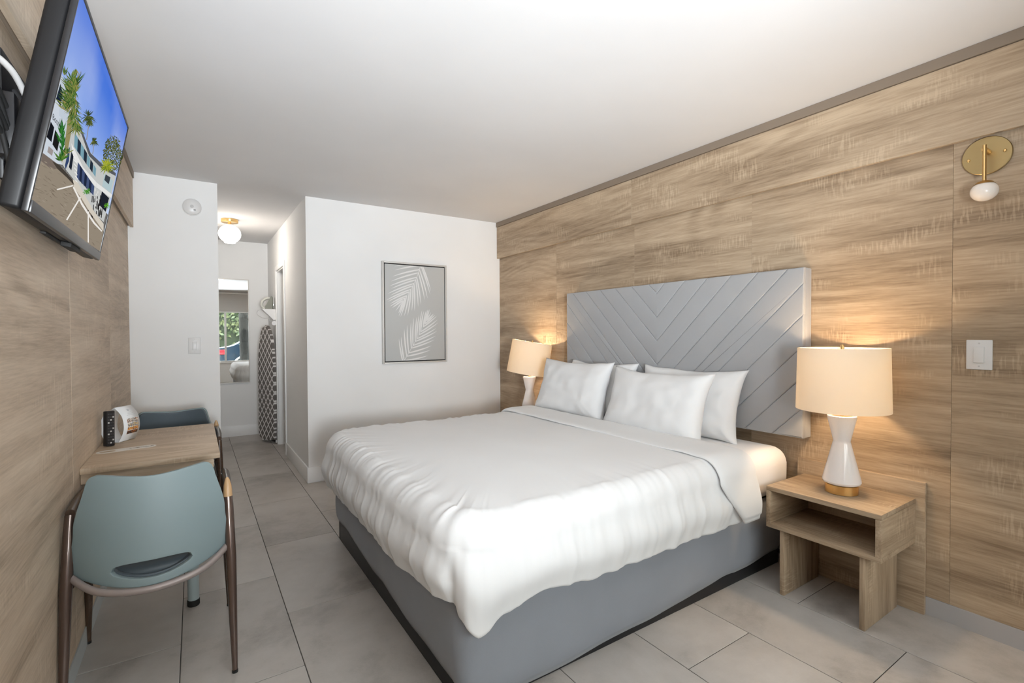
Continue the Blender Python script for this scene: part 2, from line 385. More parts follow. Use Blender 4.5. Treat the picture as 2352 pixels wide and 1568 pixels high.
def skirt_cover():
    bm = bmesh.new(); C = contour(BX0-0.012, BX1-0.01, BY0-0.012, BY1+0.012, 0.05, 0.02)
    rows = []; NJ = 14
    for p, n, s in C:
        if n.y < -0.5: hb = interp([(0.74, 0.004), (1.0, 0.010), (1.6, 0.028), (2.2, 0.055), (2.74, 0.085)], p.x)
        elif n.y > 0.5: hb = 0.08
        else: hb = interp([(1.44, 0.004), (1.55, 0.06), (1.9, 0.072), (2.4, 0.085), (2.9, 0.12), (3.2, 0.115)], p.y)
        row = []
        for j in range(NJ+1):
            t = j/NJ; z = lerp(0.40, hb, t)
            w = 0.012*noise.noise(Vector((s*2.2, z*3.5, 3.0)))+0.006*noise.noise(Vector((s*5, z*1.5, 9.0)))*t
            bulge = 0.012*math.sin(math.pi*t)
            q = p + n*(w+bulge-0.02*max(0, t-0.85)/0.15*0.6); row.append(bm.verts.new((q.x, q.y, z)))
        rows.append(row)
    for A, B in zip(rows, rows[1:]):
        for j in range(NJ): bm.faces.new((A[j], A[j+1], B[j+1], B[j]))
    o = finish('box_cover', bm, skirtm, bed, smooth=True, off=BO)
    md = o.modifiers.new('solid', 'SOLIDIFY'); md.thickness = 0.004; md.offset = 0; return o
skirt_cover()
box('corner_bracket', (2.70, 2.765, 1.415, 1.44, 0.075, 0.085), chrome, bed, 0.002, off=BO)
for x, y in ((0.85, 1.60), (0.85, 3.05), (2.60, 1.60), (2.60, 3.05)): box('glide', (x-0.03, x+0.03, y-0.03, y+0.03, 0.0, 0.141), blackmetal, bed, 0.004, off=BO)

MO = (1.75, 2.33, 0.4)
mt = thing('mattress', 'thick mattress in a white fitted sheet showing beside the nightstand', 'mattress', MO)
def mattress():
    bm = bmesh.new(); bx(bm, 0.745, 2.775, 1.395, 3.265, 0.402, 0.665, 0.085, 6)
    bmesh.ops.subdivide_edges(bm, edges=[e for e in bm.edges if e.calc_length() > 0.12], cuts=24, use_grid_fill=True)
    for v in bm.verts:
        k = noise.noise(v.co*4)*0.006+noise.noise(Vector((v.co.x*14, v.co.z*3, v.co.y*3)))*0.006
        if v.co.z < 0.60: v.co.y += k*(1 if v.co.y < 2 else -1)*1.5
        v.co.z += k*0.4
    return finish('fitted_sheet', bm, sheetm, mt, smooth=True, off=MO)
mattress()

# duvet ------------------------------------------------------------
DX0, DX1, DY_0, DY_1 = 0.672, 2.30, 1.368, 3.30
DT, RE, RC = 0.695, 0.10, 0.19
def fold(s, sd):
    """ridged folds running down the drape, as a function of arc length"""
    a = noise.noise(Vector((s*5.0, sd, 0.3))); b = noise.noise(Vector((s*11.0+3, sd, 1.7))); c = noise.noise(Vector((s*23.0, sd, 5.1)))
    return 0.55*(1-abs(a)*2.8)+0.40*(1-abs(b)*2.6)+0.22*c
def topz(x, y):
    edge = min(x-DX0, y-DY_0, DY_1-y)
    return DT+0.010*noise.noise(Vector((x*1.6, y*1.6, 2)))+0.004*noise.noise(Vector((x*6, y*3, 7)))-0.02*max(0, 1-max(edge, 0)/0.45)**2
def duvet():
    bm = bmesh.new(); C = contour(DX0, DX1, DY_0, DY_1, RC, 0.0085)
    NT_, NA, ND = 46, 14, 34
    SC_ = (DX1-(DX0+RC))+RC*math.pi/4          # arc length at the middle of the near corner
    rows = []
    for p, n, s in C:
        tgt = Vector((max(p.x, 1.45), 2.33)); inner = p-n*RE; row = []
        f = fold(s, 1.0); f2 = fold(s*1.7+40, 4.0)
        for i in range(NT_+1):
            t = (i/NT_)**0.8; q = tgt.lerp(inner, t); z = topz(q.x, q.y)
            k = max(0.0, (t-0.62)/0.38); z += 0.0045*f2*k**3
            row.append((q.x, q.y, z))
        z0 = row[-1][2]
        hem = 0.352+0.012*noise.noise(Vector((s*3, 8, 1)))+0.004*noise.noise(Vector((s*14, 2, 1)))
        d = s-SC_
        hem += interp([(-0.50, 0), (-0.30, 0.025), (-0.16, -0.005), (-0.06, -0.045), (0.0, 0.0), (0.05, 0.035), (0.22, 0.02), (0.5, 0)], d)
        corner = math.exp(-(d/0.10)**2); ridge = math.exp(-((d+0.05)/0.05)**2); crease = math.exp(-((d-0.035)/0.022)**2)
        for i in range(1, NA+1):
            a = math.pi/2*i/NA; q = inner+n*RE*math.sin(a); k = i/NA
            q += n*(0.008*f*k*(0.65 if n.x < -0.9 else 1.0)); row.append((q.x, q.y, z0-RE*(1-math.cos(a))+0.005*f2*(1-k)))
        z1 = z0-RE
        for i in range(1, ND+1):
            t = i/ND; z = lerp(z1, hem, t)
            bul = 0.026*math.sin(math.pi*min(1, t*1.02))**2-0.010*t*t
            w = (0.008*f+(0.012*f+0.010*f2)*t*(1-0.5*t)+0.0022*noise.noise(Vector((s*42, t*2.0, 3))))*(0.65 if n.x < -0.9 else 1.0)
            w += 0.03*ridge*t-0.028*crease*min(1, t*2.0)+0.012*corner*math.sin(t*9+d*25)*0.4
            if t > 0.93: w -= 0.02*((t-0.93)/0.07)**2
            q = p+n*(bul+w); row.append((q.x, q.y, z))
        rows.append([bm.verts.new(v) for v in row])
    for A, B in zip(rows, rows[1:]):
        for j in range(len(A)-1):
            try: bm.faces.new((A[j], A[j+1], B[j+1], B[j]))
            except ValueError: pass
    bmesh.ops.remove_doubles(bm, verts=bm.verts, dist=0.0004)
    return bm
dv = thing('duvet', 'puffy white duvet spread over the king bed with folded top edge', 'duvet', (1.5, 2.33, 0.4))
o = finish('duvet_body', duvet(), linen, dv, smooth=True, off=(1.5, 2.33, 0.4))
md = o.modifiers.new('solid', 'SOLIDIFY'); md.thickness = 0.012; md.offset = -1
def cuff():
    """the duvet's head end turned back: a soft band that runs across and hangs down both sides"""
    prof = []                                  # (y, z, ny, nz, drop)
    ya, yb = DY_0-0.012, DY_1+0.012; zt = DT-0.004; re = RE
    for i in range(22): prof.append((ya-0.016*math.sin(math.pi*i/21), lerp(0.365, zt-re, i/21), -1, 0, 1-i/21))
    for i in range(1, 10):
        a = math.pi/2*i/10; prof.append((ya+re-re*math.cos(a), zt-re+re*math.sin(a), -math.cos(a), math.sin(a), 0))
    for i in range(91): prof.append((lerp(ya+re, yb-re, i/90), zt, 0, 1, 0))
    for i in range(1, 10):
        a = math.pi/2*(1-i/10); prof.append((yb-re+re*math.cos(a), zt-re+re*math.sin(a), math.cos(a), math.sin(a), 0))
    for i in range(22): prof.append((yb, lerp(zt-re, 0.40, i/21), 1, 0, i/21))
    bm = bmesh.new(); NW = 26; rows = []
    for k, (y, z, ny, nz, dr) in enumerate(prof):
        xa = 2.035+0.025*noise.noise(Vector((y*2, z*2, 4)))+(0.20*dr**1.3 if y < 2 else 0.12*dr); xb = 2.33+(0.04*dr if y < 2 else 0.0)
        row = []
        for i in range(NW):
            a = 2*math.pi*i/NW; c_, s_ = math.cos(a), math.sin(a)
            c2 = math.copysign(abs(c_)**0.35, c_); x = lerp(xa, xb, 0.5+0.5*c2)
            h = 0.009+0.013*s_*(1+0.35*noise.noise(Vector((x*7, y*5, z*5))))+0.004*noise.noise(Vector((y*9+z*9, x*4, 2)))
            tp = 1.0 if 2 < k < len(prof)-3 else 0.6
            row.append(bm.verts.new((x, y+ny*h*tp, z+nz*h*tp)))
        rows.append(row)
    for A, B in zip(rows, rows[1:]):
        for i in range(NW): bm.faces.new((A[i], A[(i+1) % NW], B[(i+1) % NW], B[i]))
    bm.faces.new(rows[0]); bm.faces.new(rows[-1][::-1])
    return finish('folded_edge', bm, linen, dv, smooth=True, off=(1.5, 2.33, 0.4))
cuff()

# pillows ----------------------------------------------------------
def pillow(label, yc, xc, zc, w, h, th, lean, seed, yaw=0.0, roll=0.0):
    bm = bmesh.new(); N = 44
    def side(sgn):
        def fn(a, b):
            u, v = a*2-1, b*2-1
            px = (1-0.11*(1-v**2)); pz = (1-0.135*(1-u**2)*(1.0 if v > 0 else 0.6))
            x = w/2*math.copysign(abs(u)**0.92, u)*px; z = h/2*math.copysign(abs(v)**0.92, v)*pz
            if v < 0: z *= 0.96
            t = max(0, (1-u**4))**0.55*max(0, (1-v**4))**0.55
            d = th/2*t*(1.0-0.18*v)
            wr = 0.010*noise.noise(Vector((u*2.2+seed, v*2.2, sgn*3)))+0.007*noise.noise(Vector((u*5+seed, v*3, sgn*5)))
            wr += 0.006*(1-abs(noise.noise(Vector((u*4+v*2.2+seed*2, v*1.3-u*1.2, 1))))*2)*(abs(u)**2)
            return Vector((x, sgn*(d+wr*min(1, t*2)), z+0.010*noise.noise(Vector((u*2+seed, v*2, 8)))))
        return fn
    grid_bm(side(1), N, N, bm); grid_bm(side(-1), N, N, bm)
    bmesh.ops.remove_doubles(bm, verts=bm.verts, dist=0.0008)
    M = Matrix.Translation((xc, yc, zc)) @ Matrix.Rotation(R(-90+yaw), 4, 'Z') @ Matrix.Rotation(R(roll), 4, 'Y') @ Matrix.Rotation(R(lean), 4, 'X')
    o = finish('pillow', bm, linen, smooth=True); o.matrix_world = M
    return tag(o, label, 'pillow', 'pillows on the bed')
# local: x = width, y = thickness, z = height; turned so width runs along the bed's head
pillow('rear white pillow on the far side, leaning on the headboard', 2.79, 2.625, 0.865, 0.74, 0.45, 0.15, -15, 1.3)
pillow('rear white pillow on the near side, nearest the large lamp', 1.975, 2.615, 0.865, 0.78, 0.45, 0.15, -15, 5.1)
pillow('front white pillow on the far side, nearest the tilted lamp', 2.91, 2.462, 0.868, 0.77, 0.47, 0.17, -17, 9.7, yaw=3)
pillow('front white pillow on the near side, in the middle of the bed', 2.085, 2.435, 0.850, 0.82, 0.45, 0.18, -18, 14.2, yaw=-2)

# headboard --------------------------------------------------------
HY0, HY1, HZ0, HZ1, HYC = 1.308, 3.272, 0.728, 1.645, 2.292
hb = thing('headboard', 'grey upholstered headboard with stitched chevron channels on the wall', 'headboard', (2.76, HYC, HZ0))
box('backing', (2.735, XR-0.001, HY0, HY1, HZ0, HZ1), velvet, hb, 0.008, off=(2.76, HYC, HZ0))
def clip(poly, a, b, c):                       # keep a*x+b*y<=c
    out = []
    for i in range(len(poly)):
        p, q = poly[i], poly[(i+1) % len(poly)]; dp, dq = a*p[0]+b*p[1]-c, a*q[0]+b*q[1]-c
        if dp <= 0: out.append(p)
        if dp*dq < 0:
            t = dp/(dp-dq); out.append((p[0]+(q[0]-p[0])*t, p[1]+(q[1]-p[1])*t))
    return out
SPC = 0.166; HW = (HY1-HY0)/2; HYC = (HY0+HY1)/2
def channel(poly):
    clean = []
    for p in poly:
        if not clean or (abs(p[0]-clean[-1][0])+abs(p[1]-clean[-1][1])) > 0.004: clean.append(p)
    if (abs(clean[0][0]-clean[-1][0])+abs(clean[0][1]-clean[-1][1])) < 0.004: clean.pop()
    if len(clean) < 3: return
    bm = prism_bm(clean, 0.022)
    es = [e for e in bm.edges if all(v.co.z > 0.02 for v in e.verts) and not all(abs(v.co.x) < 1e-5 for v in e.verts)]
    bmesh.ops.bevel(bm, geom=es, offset=0.0085, segments=4, profile=0.5, affect='EDGES')
    for v in bm.verts: v.co = Vector((2.7352-v.co.z, HYC+v.co.x, v.co.y))
    finish('channel', bm, velvet, hb, off=(2.76, HYC, HZ0), auto=60)
for i in range(-1, 12):                         # V bands between apex heights; local (distance from centre, z)
    za = 1.575-SPC*i; zb = za-SPC
    za, zb = za+SPC-0.0, zb+SPC
    if i == -1: za = 9
    half = clip(clip([(0, HZ0), (HW, HZ0), (HW, HZ1), (0, HZ1)], -1, 1, za), 1, -1, -zb)
    if len(half) < 3: continue
    ar = abs(sum(half[k][0]*half[(k+1) % len(half)][1]-half[(k+1) % len(half)][0]*half[k][1] for k in range(len(half))))/2
    if ar < 0.0006: continue
    channel(half); channel([(-x, z) for x, z in half[::-1]])

# ------------------------------------------------------------------ nightstands
def nightstand(yc, label):
    t = thing('nightstand', label, 'nightstand', (2.60, yc, 0), 0, 'bedside nightstands')
    h = 0.245; X0, X1 = 2.40-2.60, 2.778-2.60; z0, z1 = 0.322, 0.528; th = 0.022
    box('top_board', (X0, X1, -h, h, z1-th, z1), wood_y, t, 0.0015)
    box('bottom_board', (X0, X1, -h, h, z0, z0+th), wood_y, t, 0.0015)
    for s in (-1, 1):
        box('side_board', (X0, X1, s*h-(s > 0)*th, s*h+(s < 0)*th, z0+th+0.0003, z1-th-0.0003), wood_x, t, 0.0015)
        box('leg', (X0+0.012, X1-0.02, s*0.172-0.011, s*0.172+0.011, 0.0, z0-0.0003), wood_z, t, 0.0015)
    box('wall_panel', (X1+0.0003, 0.1988, -0.279, 0.281, 0.0, 0.607), wood_y, t, 0.0015)
    return t
nightstand(1.089, 'oak laminate open shelf nightstand under the large upright lamp')
nightstand(3.60, 'oak laminate nightstand hidden beyond the far side of the bed')

def table_lamp(x, y, z, label, tilt=0.0, energy=28.0):
    t = thing('table_lamp', label, 'lamp', (x, y, z), 0, 'bedside lamps')
    lathe('brass_base', [(0, 0), (0.0655, 0), (0.068, 0.002), (0.068, 0.042), (0.0655, 0.044), (0, 0.044)], brass, t, 48)
    lathe('body', [(0, 0.044), (0.066, 0.0442), (0.077, 0.050), (0.080, 0.058), (0.079, 0.068), (0.0375, 0.240), (0.0355, 0.248), (0.037, 0.256), (0.0605, 0.362), (0.0605, 0.369), (0.056, 0.372), (0.044, 0.371), (0.041, 0.366), (0, 0.366)], ceramic, t, 48, auto=25)
    lathe('cap_plate', [(0, 0.3662), (0.040, 0.3662), (0.040, 0.3685), (0, 0.3685)], brass, t, 32)
    tube('stem', [(0, 0, 0.3686), (0, 0, 0.50)], 0.0085, brass, t, 16)
    sh = bpy.data.objects.new('lamp_shade_pivot', None)
    bpy.data.objects.remove(sh)
    rt, rb, zb, zt = 0.186, 0.193, 0.398, 0.694
    prof = [(rb, zb), (rt, zt), (rt-0.002, zt), (rb-0.002, zb), (rb, zb)]
    bm = lathe_bm(prof, 72); s = finish('lamp_shade', bm, shadem, t, auto=40)
    lathe('socket', [(0, 0.5001), (0.016, 0.5001), (0.016, 0.55), (0, 0.55)], brass, t, 20)
    b = lathe('bulb', [(0, 0.5502), (0.012, 0.5502), (0.028, 0.585), (0.030, 0.605), (0.022, 0.628), (0, 0.638)], mat('bulb_glow', (1, 0.9, 0.75), 0.4, emit=(1.0, 0.72, 0.42), estr=8.0), t, 24)
    bm = bmesh.new()
    for a in range(3):
        d = Vector((math.cos(a*2.094+0.4), math.sin(a*2.094+0.4), 0)); tube_bm([Vector((0, 0, zt-0.012))+d*0.008, Vector((0, 0, zt-0.012))+d*(rt-0.003)], 0.0022, 6, bm=bm)
    sp = finish('spider', bm, brass, s)
    hp = tube('harp', [(0.017, 0, 0.53), (0.05, 0, 0.57), (0.05, 0, 0.65), (0.004, 0, zt-0.006)], 0.002, brass, s, 6)
    fi = lathe('finial', [(0, zt-0.01), (0.008, zt-0.008), (0.008, zt+0.012), (0.006, zt+0.016), (0, zt+0.017)], brass, s, 16)
    if tilt:
        ax = Vector((FWD.x, FWD.y, 0)).normalized(); pv = Vector((0, 0, 0.52))
        M = Matrix.Translation(pv) @ Matrix.Rotation(tilt, 4, ax) @ Matrix.Translation(-pv)
        s.matrix_local = M
    l = lamp_obj('bulb_light', 'POINT', (0, 0, 0.60), energy, (1.0, 0.72, 0.44), shadow_soft_size=0.035); l.parent = t
    return t
table_lamp(2.595, 1.075, 0.528, 'lit table lamp with upright drum shade on the near nightstand')
table_lamp(2.60, 3.68, 0.528, 'lit table lamp with crooked tilted shade beyond the bed', tilt=R(9.5))

# ------------------------------------------------------------------ right wall fittings
sw = thing('light_switch', 'white rocker light switch on the wood panel wall by the sconce', 'light switch', (XR, 0.6365, 1.1985), 0, 'light switches')
def switch_parts(t, ax):
    # built facing -x then turned
    box('plate', (-0.006, -0.0005, -0.0415, 0.0415, -0.0635, 0.0635), plasticw, t, 0.003)
    bm = bmesh.new(); bx(bm, -0.010, -0.0045, -0.0165, 0.0165, -0.0335, 0.0335, 0.0015)
    for v in bm.verts:
        if v.co.x < -0.008: v.co.x -= 0.0025 if v.co.z < 0 else -0.001
    finish('rocker', bm, plasticw, t, auto=35)
    for z in (-0.049, 0.049):
        bm = lathe_bm([(0, 0), (0.003, 0), (0.003, 0.0012), (0, 0.0014)], 12)
        for v in bm.verts: v.co = Vector((-0.0058-v.co.z, v.co.x, v.co.y+z))
        finish('screw', bm, plastics, t, auto=40)
switch_parts(sw, 0)
sw2 = thing('light_switch', 'white rocker light switch on the white wall above the far chair', 'light switch', (-0.0015, YB, 1.219), R(90), 'light switches')
switch_parts(sw2, 1)

sc = thing('wall_sconce', 'brass disc wall sconce with small round white glass globe', 'sconce', (XR, 0.618, 2.035))
def disc_x(name, rad, x0, x1, y, z, m, parent, seg=48):
    bm = lathe_bm([(0, 0), (rad-0.002, 0), (rad, 0.002), (rad, x0-x1-0.002), (rad-0.002, x0-x1), (0, x0-x1)], seg)
    for v in bm.verts: v.co = Vector((x0-v.co.z, y+v.co.x, z+v.co.y))
    return finish(name, bm, m, parent, auto=40)
satinbrass = mat('satin_brass', (0.42, 0.31, 0.15), 0.42, 1.0)
bp_ = disc_x('backplate', 0.0785, -0.0005, -0.013, 0, 0, satinbrass, sc)
for y, z in ((0.056, -0.006), (-0.056, 0.004)): disc_x('screw', 0.006, -0.013, -0.017, y, z, brass, bp_, 16)
disc_x('pivot', 0.010, -0.013, -0.070, -0.006, 0.012, brass, sc, 20)
tube('rod', [(-0.070, -0.007, 0.030), (-0.070, -0.007, -0.120)], 0.0065, brass, sc, 14)
lathe('cap', [(0, -0.117), (0.012, -0.117), (0.026, -0.123), (0.034, -0.132), (0.030, -0.131), (0, -0.125)], brass, sc, 32, c=(-0.070, -0.007, 0))
gl = lathe_bm([(0, -0.122)]+[(0.044*math.sin(R(a)), -0.160+0.040*math.cos(R(a))) for a in range(25, 180, 8)]+[(0, -0.2)], 40, (-0.070, -0.007, 0))
finish('globe', gl, mat('opal_glass_faint_glow', (0.80, 0.74, 0.68), 0.25, coat=0.3, emit=(1, 0.85, 0.68), estr=0.02), sc, smooth=True)  # sconce is unlit; a faint warm glow is put into its glass

# ------------------------------------------------------------------ framed print on the back wall
PX0, PX1, PZ0, PZ1 = 1.483, 2.148, 1.017, 1.993
PO = ((PX0+PX1)/2, YB, PZ0)
pic = thing('framed_print', 'framed grey canvas print of two white palm fronds', 'picture', PO)
fw, fd = 0.016, 0.036
for ext in ((PX0, PX0+fw, YB-fd, YB-0.0005, PZ0, PZ1), (PX1-fw, PX1, YB-fd, YB-0.0005, PZ0, PZ1), (PX0+fw, PX1-fw, YB-fd, YB-0.0005, PZ0, PZ0+fw), (PX0+fw, PX1-fw, YB-fd, YB-0.0005, PZ1-fw, PZ1)):
    box('frame_side', ext, silver, pic, 0.0015, off=PO)
box('shadow_gap', (PX0+fw, PX1-fw, YB-0.012, YB-0.0005, PZ0+fw, PZ1-fw), blackm, pic, off=PO)
gp = fw+0.010
cv = box('canvas', (PX0+gp, PX1-gp, YB-0.030, YB-0.0125, PZ0+gp, PZ1-gp), canvasm, pic, 0.001, off=PO)
def frond(stem, nl, lens, angL, angR, curve=0.25):
    """stem: list of (u,v) in 0..1; leaflets on both sides; returns polygons in canvas u,v (aspect-corrected metres)"""
    out = []; S = smoothpath([Vector((a, b, 0)) for a, b in stem], 10); n = len(S)
    for i in range(nl):
        t = i/(nl-1); p = S[int(t*(n-1))]; q = S[min(n-1, int(t*(n-1))+1)]; r_ = S[max(0, int(t*(n-1))-1)]
        d = (q-r_).normalized()
        for sgn in (1, -1):
            a = lerp(*(angL if sgn > 0 else angR), t); L = interp(lens, t)*(0.92+0.16*random.random())
            dd = Matrix.Rotation(sgn*R(a), 3, 'Z') @ d; nn = Vector((-dd.y, dd.x, 0)); bend = -sgn*curve*L*0.5
            w = 0.0082; A = []; B = []
            for k in range(9):
                s = k/8; c = p+dd*L*s+nn*bend*s*s; ww = w*math.sin(math.pi*min(1, s*0.85+0.13))**0.8*(1-0.25*s)
                if k == 8: ww = 0.0004
                A.append(c+nn*ww); B.append(c-nn*ww)
            out.append([(v.x, v.y) for v in A]+[(v.x, v.y) for v in B[::-1]])
    d = (S[-1]-S[-2]).normalized(); nn = Vector((-d.y, d.x, 0)); L = lens[-1][1]; p = S[-1]
    out.append([(v.x, v.y) for v in (p, p+d*L*0.45+nn*0.006, p+d*L*0.95, p+d*L*0.45-nn*0.006)])
    for i in range(n-1):
        d = (S[i+1]-S[i]).normalized(); nn = Vector((-d.y, d.x, 0))*0.0025*(1-0.7*i/n)
        out.append([(v.x, v.y) for v in (S[i]+nn, S[i+1]+nn, S[i+1]-nn, S[i]-nn)])
    return out
CW, CH = PX1-PX0-2*gp, PZ1-PZ0-2*gp
polys = frond([(0.60*CW, 1.03*CH), (0.52*CW, 0.88*CH), (0.42*CW, 0.75*CH), (0.29*CW, 0.63*CH)], 13, [(0, 0.29), (0.3, 0.29), (0.7, 0.25), (0.9, 0.18), (1, 0.14)], (44, 20), (66, 24), 0.16)
polys += frond([(0.28*CW, -0.02*CH), (0.42*CW, 0.13*CH), (0.55*CW, 0.27*CH), (0.68*CW, 0.42*CH)], 13, [(0, 0.24), (0.3, 0.27), (0.7, 0.23), (0.9, 0.15), (1, 0.11)], (46, 18), (56, 22), 0.16)
bm = bmesh.new()
for i, pl in enumerate(polys):
    pl = clip(clip(clip(clip(pl, 1, 0, CW-0.004), -1, 0, -0.004), 0, 1, CH-0.004), 0, -1, -0.004)
    if len(pl) < 3: continue
    vs = [bm.verts.new((PX0+gp+x, YB-0.0303-0.00002*(i % 12), PZ0+gp+z)) for x, z in pl]
    try: bm.faces.new(vs)
    except ValueError: pass
finish('palm_frond_print', bm, leafw, cv, off=PO)

# smoke detector
sd = thing('smoke_detector', 'round white smoke detector high on the white wall', 'smoke detector', (-0.004, YB, 2.293))
def disc_y(name, prof, m, parent, seg=48):
    bm = lathe_bm(prof, seg)
    for v in bm.verts: v.co = Vector((v.co.x, -v.co.z, v.co.y))
    return finish(name, bm, m, parent, auto=35)
disc_y('base', [(0, 0.0005), (0.065, 0.0005), (0.065, 0.012), (0, 0.012)], plasticw, sd)
disc_y('cover', [(0.062, 0.0121), (0.061, 0.028), (0.052, 0.036), (0.02, 0.040), (0, 0.040)], plasticw, sd)
o = disc_y('test_button', [(0, 0.0395), (0.012, 0.0395), (0.011, 0.0425), (0, 0.043)], plastics, sd, 24)
box('vent', (0.010, 0.024, -0.0405, -0.0385, -0.030, -0.022), mat('vent_grey', (0.2, 0.2, 0.2), 0.6), sd)

# ------------------------------------------------------------------ hall: lamp, mirror, ironing board
HLc = (0.32, 5.85, ZC)
hl = thing('ceiling_lamp', 'lit white globe ceiling lamp with brass mount in the hallway', 'ceiling lamp', HLc)
lathe('canopy', [(0, -0.0005), (0.080, -0.0005), (0.080, -0.030), (0.078, -0.033), (0, -0.033)], brass, hl, 40)
lathe('neck', [(0.016, -0.0331), (0.016, -0.062), (0, -0.062)], brass, hl, 24)
gp_ = [(0, -0.056), (0.03, -0.058)]+[(0.104*math.sin(R(a)), -0.150+0.093*math.cos(R(a))) for a in range(22, 150, 7)]+[(0.05, -0.242), (0, -0.243)]
lathe('globe', gp_, mat('opal_glass_lit', (1, 0.97, 0.92), 0.3, emit=(1.0, 0.93, 0.84), estr=2.4), hl, 48)
hlight = lamp_obj('globe_light', 'POINT', (0, 0, -0.30), 3.6, (1, 0.90, 0.80), shadow_soft_size=0.08); hlight.parent = hl

mr = thing('wall_mirror', 'tall narrow wall mirror in a thin silver frame', 'mirror', (0.39, YE, 0.685))
mw, mh, mf = 0.205, 1.333, 0.010
box('mirror_glass', (-mw+mf, mw-mf, -0.012, -0.0005, mf, mh-mf), mirrorm, mr)
for ext in ((-mw, -mw+mf, -0.018, -0.0005, 0, mh), (mw-mf, mw, -0.018, -0.0005, 0, mh), (-mw+mf, mw-mf, -0.018, -0.0005, 0, mf), (-mw+mf, mw-mf, -0.018, -0.0005, mh-mf, mh)):
    box('frame_side', ext, silver, mr, 0.001)

def lattice_mat():
    m = mat('lattice_cover', (0.2, 0.18, 0.17), 0.9); k = NT(m); v = k.objvec(False)
    sp = k.n('ShaderNodeSeparateXYZ'); k.l(v, sp.inputs[0]); Y_, Z_ = sp.outputs['Y'], sp.outputs['Z']
    def ln(sg):
        f = k.math('FRACT', k.math('ADD', k.math('MULTIPLY', Y_, 11.0*sg), k.math('MULTIPLY', Z_, 9.0))); return k.math('ABSOLUTE', k.math('SUBTRACT', f, 0.5))
    d = k.math('MINIMUM', ln(1), ln(-1))
    k.l(k.ramp(d, [(0.085, (0.72, 0.70, 0.68)), (0.10, (0.15, 0.135, 0.125))]), k.b.inputs['Base Color']); return m
IB = (0.752, 6.52, 0.0)
ib = thing('ironing_board', 'ironing board in brown and white lattice cover hung on the wall', 'ironing board', IB, R(22))
outline = [(-0.16, 0.05), (0.16, 0.05), (0.17, 0.35), (0.17, 0.9), (0.14, 1.18), (0.09, 1.34), (0.0, 1.42), (-0.09, 1.34), (-0.14, 1.18), (-0.17, 0.9), (-0.17, 0.35)]
op = smoothpath([(x, y, 0) for x, y in outline+outline[:1]], 5)[:-1]
bm = prism_bm([(p.x, p.y) for p in op], 0.035)
for v in bm.verts: v.co = Vector((-v.co.z-0.012, v.co.x, v.co.y))
bmesh.ops.bevel(bm, geom=[e for e in bm.edges if all(v.co.x < -0.045 for v in e.verts)], offset=0.012, segments=3, affect='EDGES')
finish('padded_cover', bm, lattice_mat(), ib, auto=50)
for s in (-1, 1): tube('folded_leg', [(-0.002, s*0.10, 0.03), (0.0, s*0.10, 1.2)], 0.010, plastics, ib, 10)
tube('foot_bar', [(-0.002, -0.14, 0.03), (-0.002, 0.14, 0.03)], 0.013, blackm, ib, 10)
for s in (-1, 1): lathe('foot_cap', [(0, -0.02), (0.016, -0.018), (0.016, 0.014), (0, 0.016)], plasticw, ib, 16, c=(-0.002, s*0.15, 0.03))
IH = (XHR, 6.42, 1.45)
ih = thing('iron_holder', 'white wall bracket holding the iron above the ironing board', 'iron holder', IH)
box('backplate', (-0.010, -0.0005, -0.06, 0.06, -0.02, 0.30), plasticw, ih, 0.003)
bm = prism_bm([(-0.155, 0.155), (-0.011, 0.155), (-0.011, 0.03), (-0.035, 0.03)], 0.10)
for v in bm.verts: v.co = Vector((v.co.x, v.co.z-0.05, v.co.y))
finish('shelf', bm, plasticw, ih)
tube('board_hook', smoothpath([(-0.011, 0.0, 0.02), (-0.07, 0.0, 0.015), (-0.075, 0, 0.04)], 6), 0.006, plastics, ih, 8)
disc = lathe_bm([(0, 0), (0.026, 0), (0.026, 0.02), (0, 0.02)], 24)
for v in disc.verts: v.co = Vector((-0.03+v.co.x, -0.05-v.co.z, -0.01+v.co.y))
finish('pivot_knob', disc, plasticw, ih, auto=40)
tube('cord', smoothpath([(-0.13, -0.03, 0.150), (-0.19, -0.02, 0.14), (-0.20, -0.02, 0.09), (-0.13, -0.02, 0.045), (-0.06, -0.03, 0.05), (-0.03, -0.055, 0.02)], 8), 0.0035, plastics, ih, 6)
ir = thing('clothes_iron', 'grey and white clothes iron standing upright in the holder', 'iron', (XHR-0.085, 6.42, 1.6055))
irong = mat('iron_grey', (0.23, 0.235, 0.20), 0.4)
bm = prism_bm([(0.05, 0.0), (0.055, 0.12), (0.05, 0.155), (0.035, 0.155), (0.0, 0.10), (-0.03, 0.04), (-0.04, 0.0)], 0.08)
for v in bm.verts:
    k = 1-0.6*max(0, v.co.y/0.155)**2; v.co = Vector((v.co.x*0.9, (v.co.z-0.04)*k, v.co.y))
finish('body', bm, irong, ir, auto=40)
box('soleplate', (0.0500, 0.0560, -0.045, 0.045, 0.0, 0.16), chrome, ir, 0.002)
tube('handle', smoothpath([(-0.035, 0, 0.005), (-0.065, 0, 0.04), (-0.055, 0, 0.095), (-0.015, 0, 0.125), (0.02, 0, 0.13)], 6), 0.014, mat('iron_handle', (0.55, 0.55, 0.50), 0.35), ir, 12)

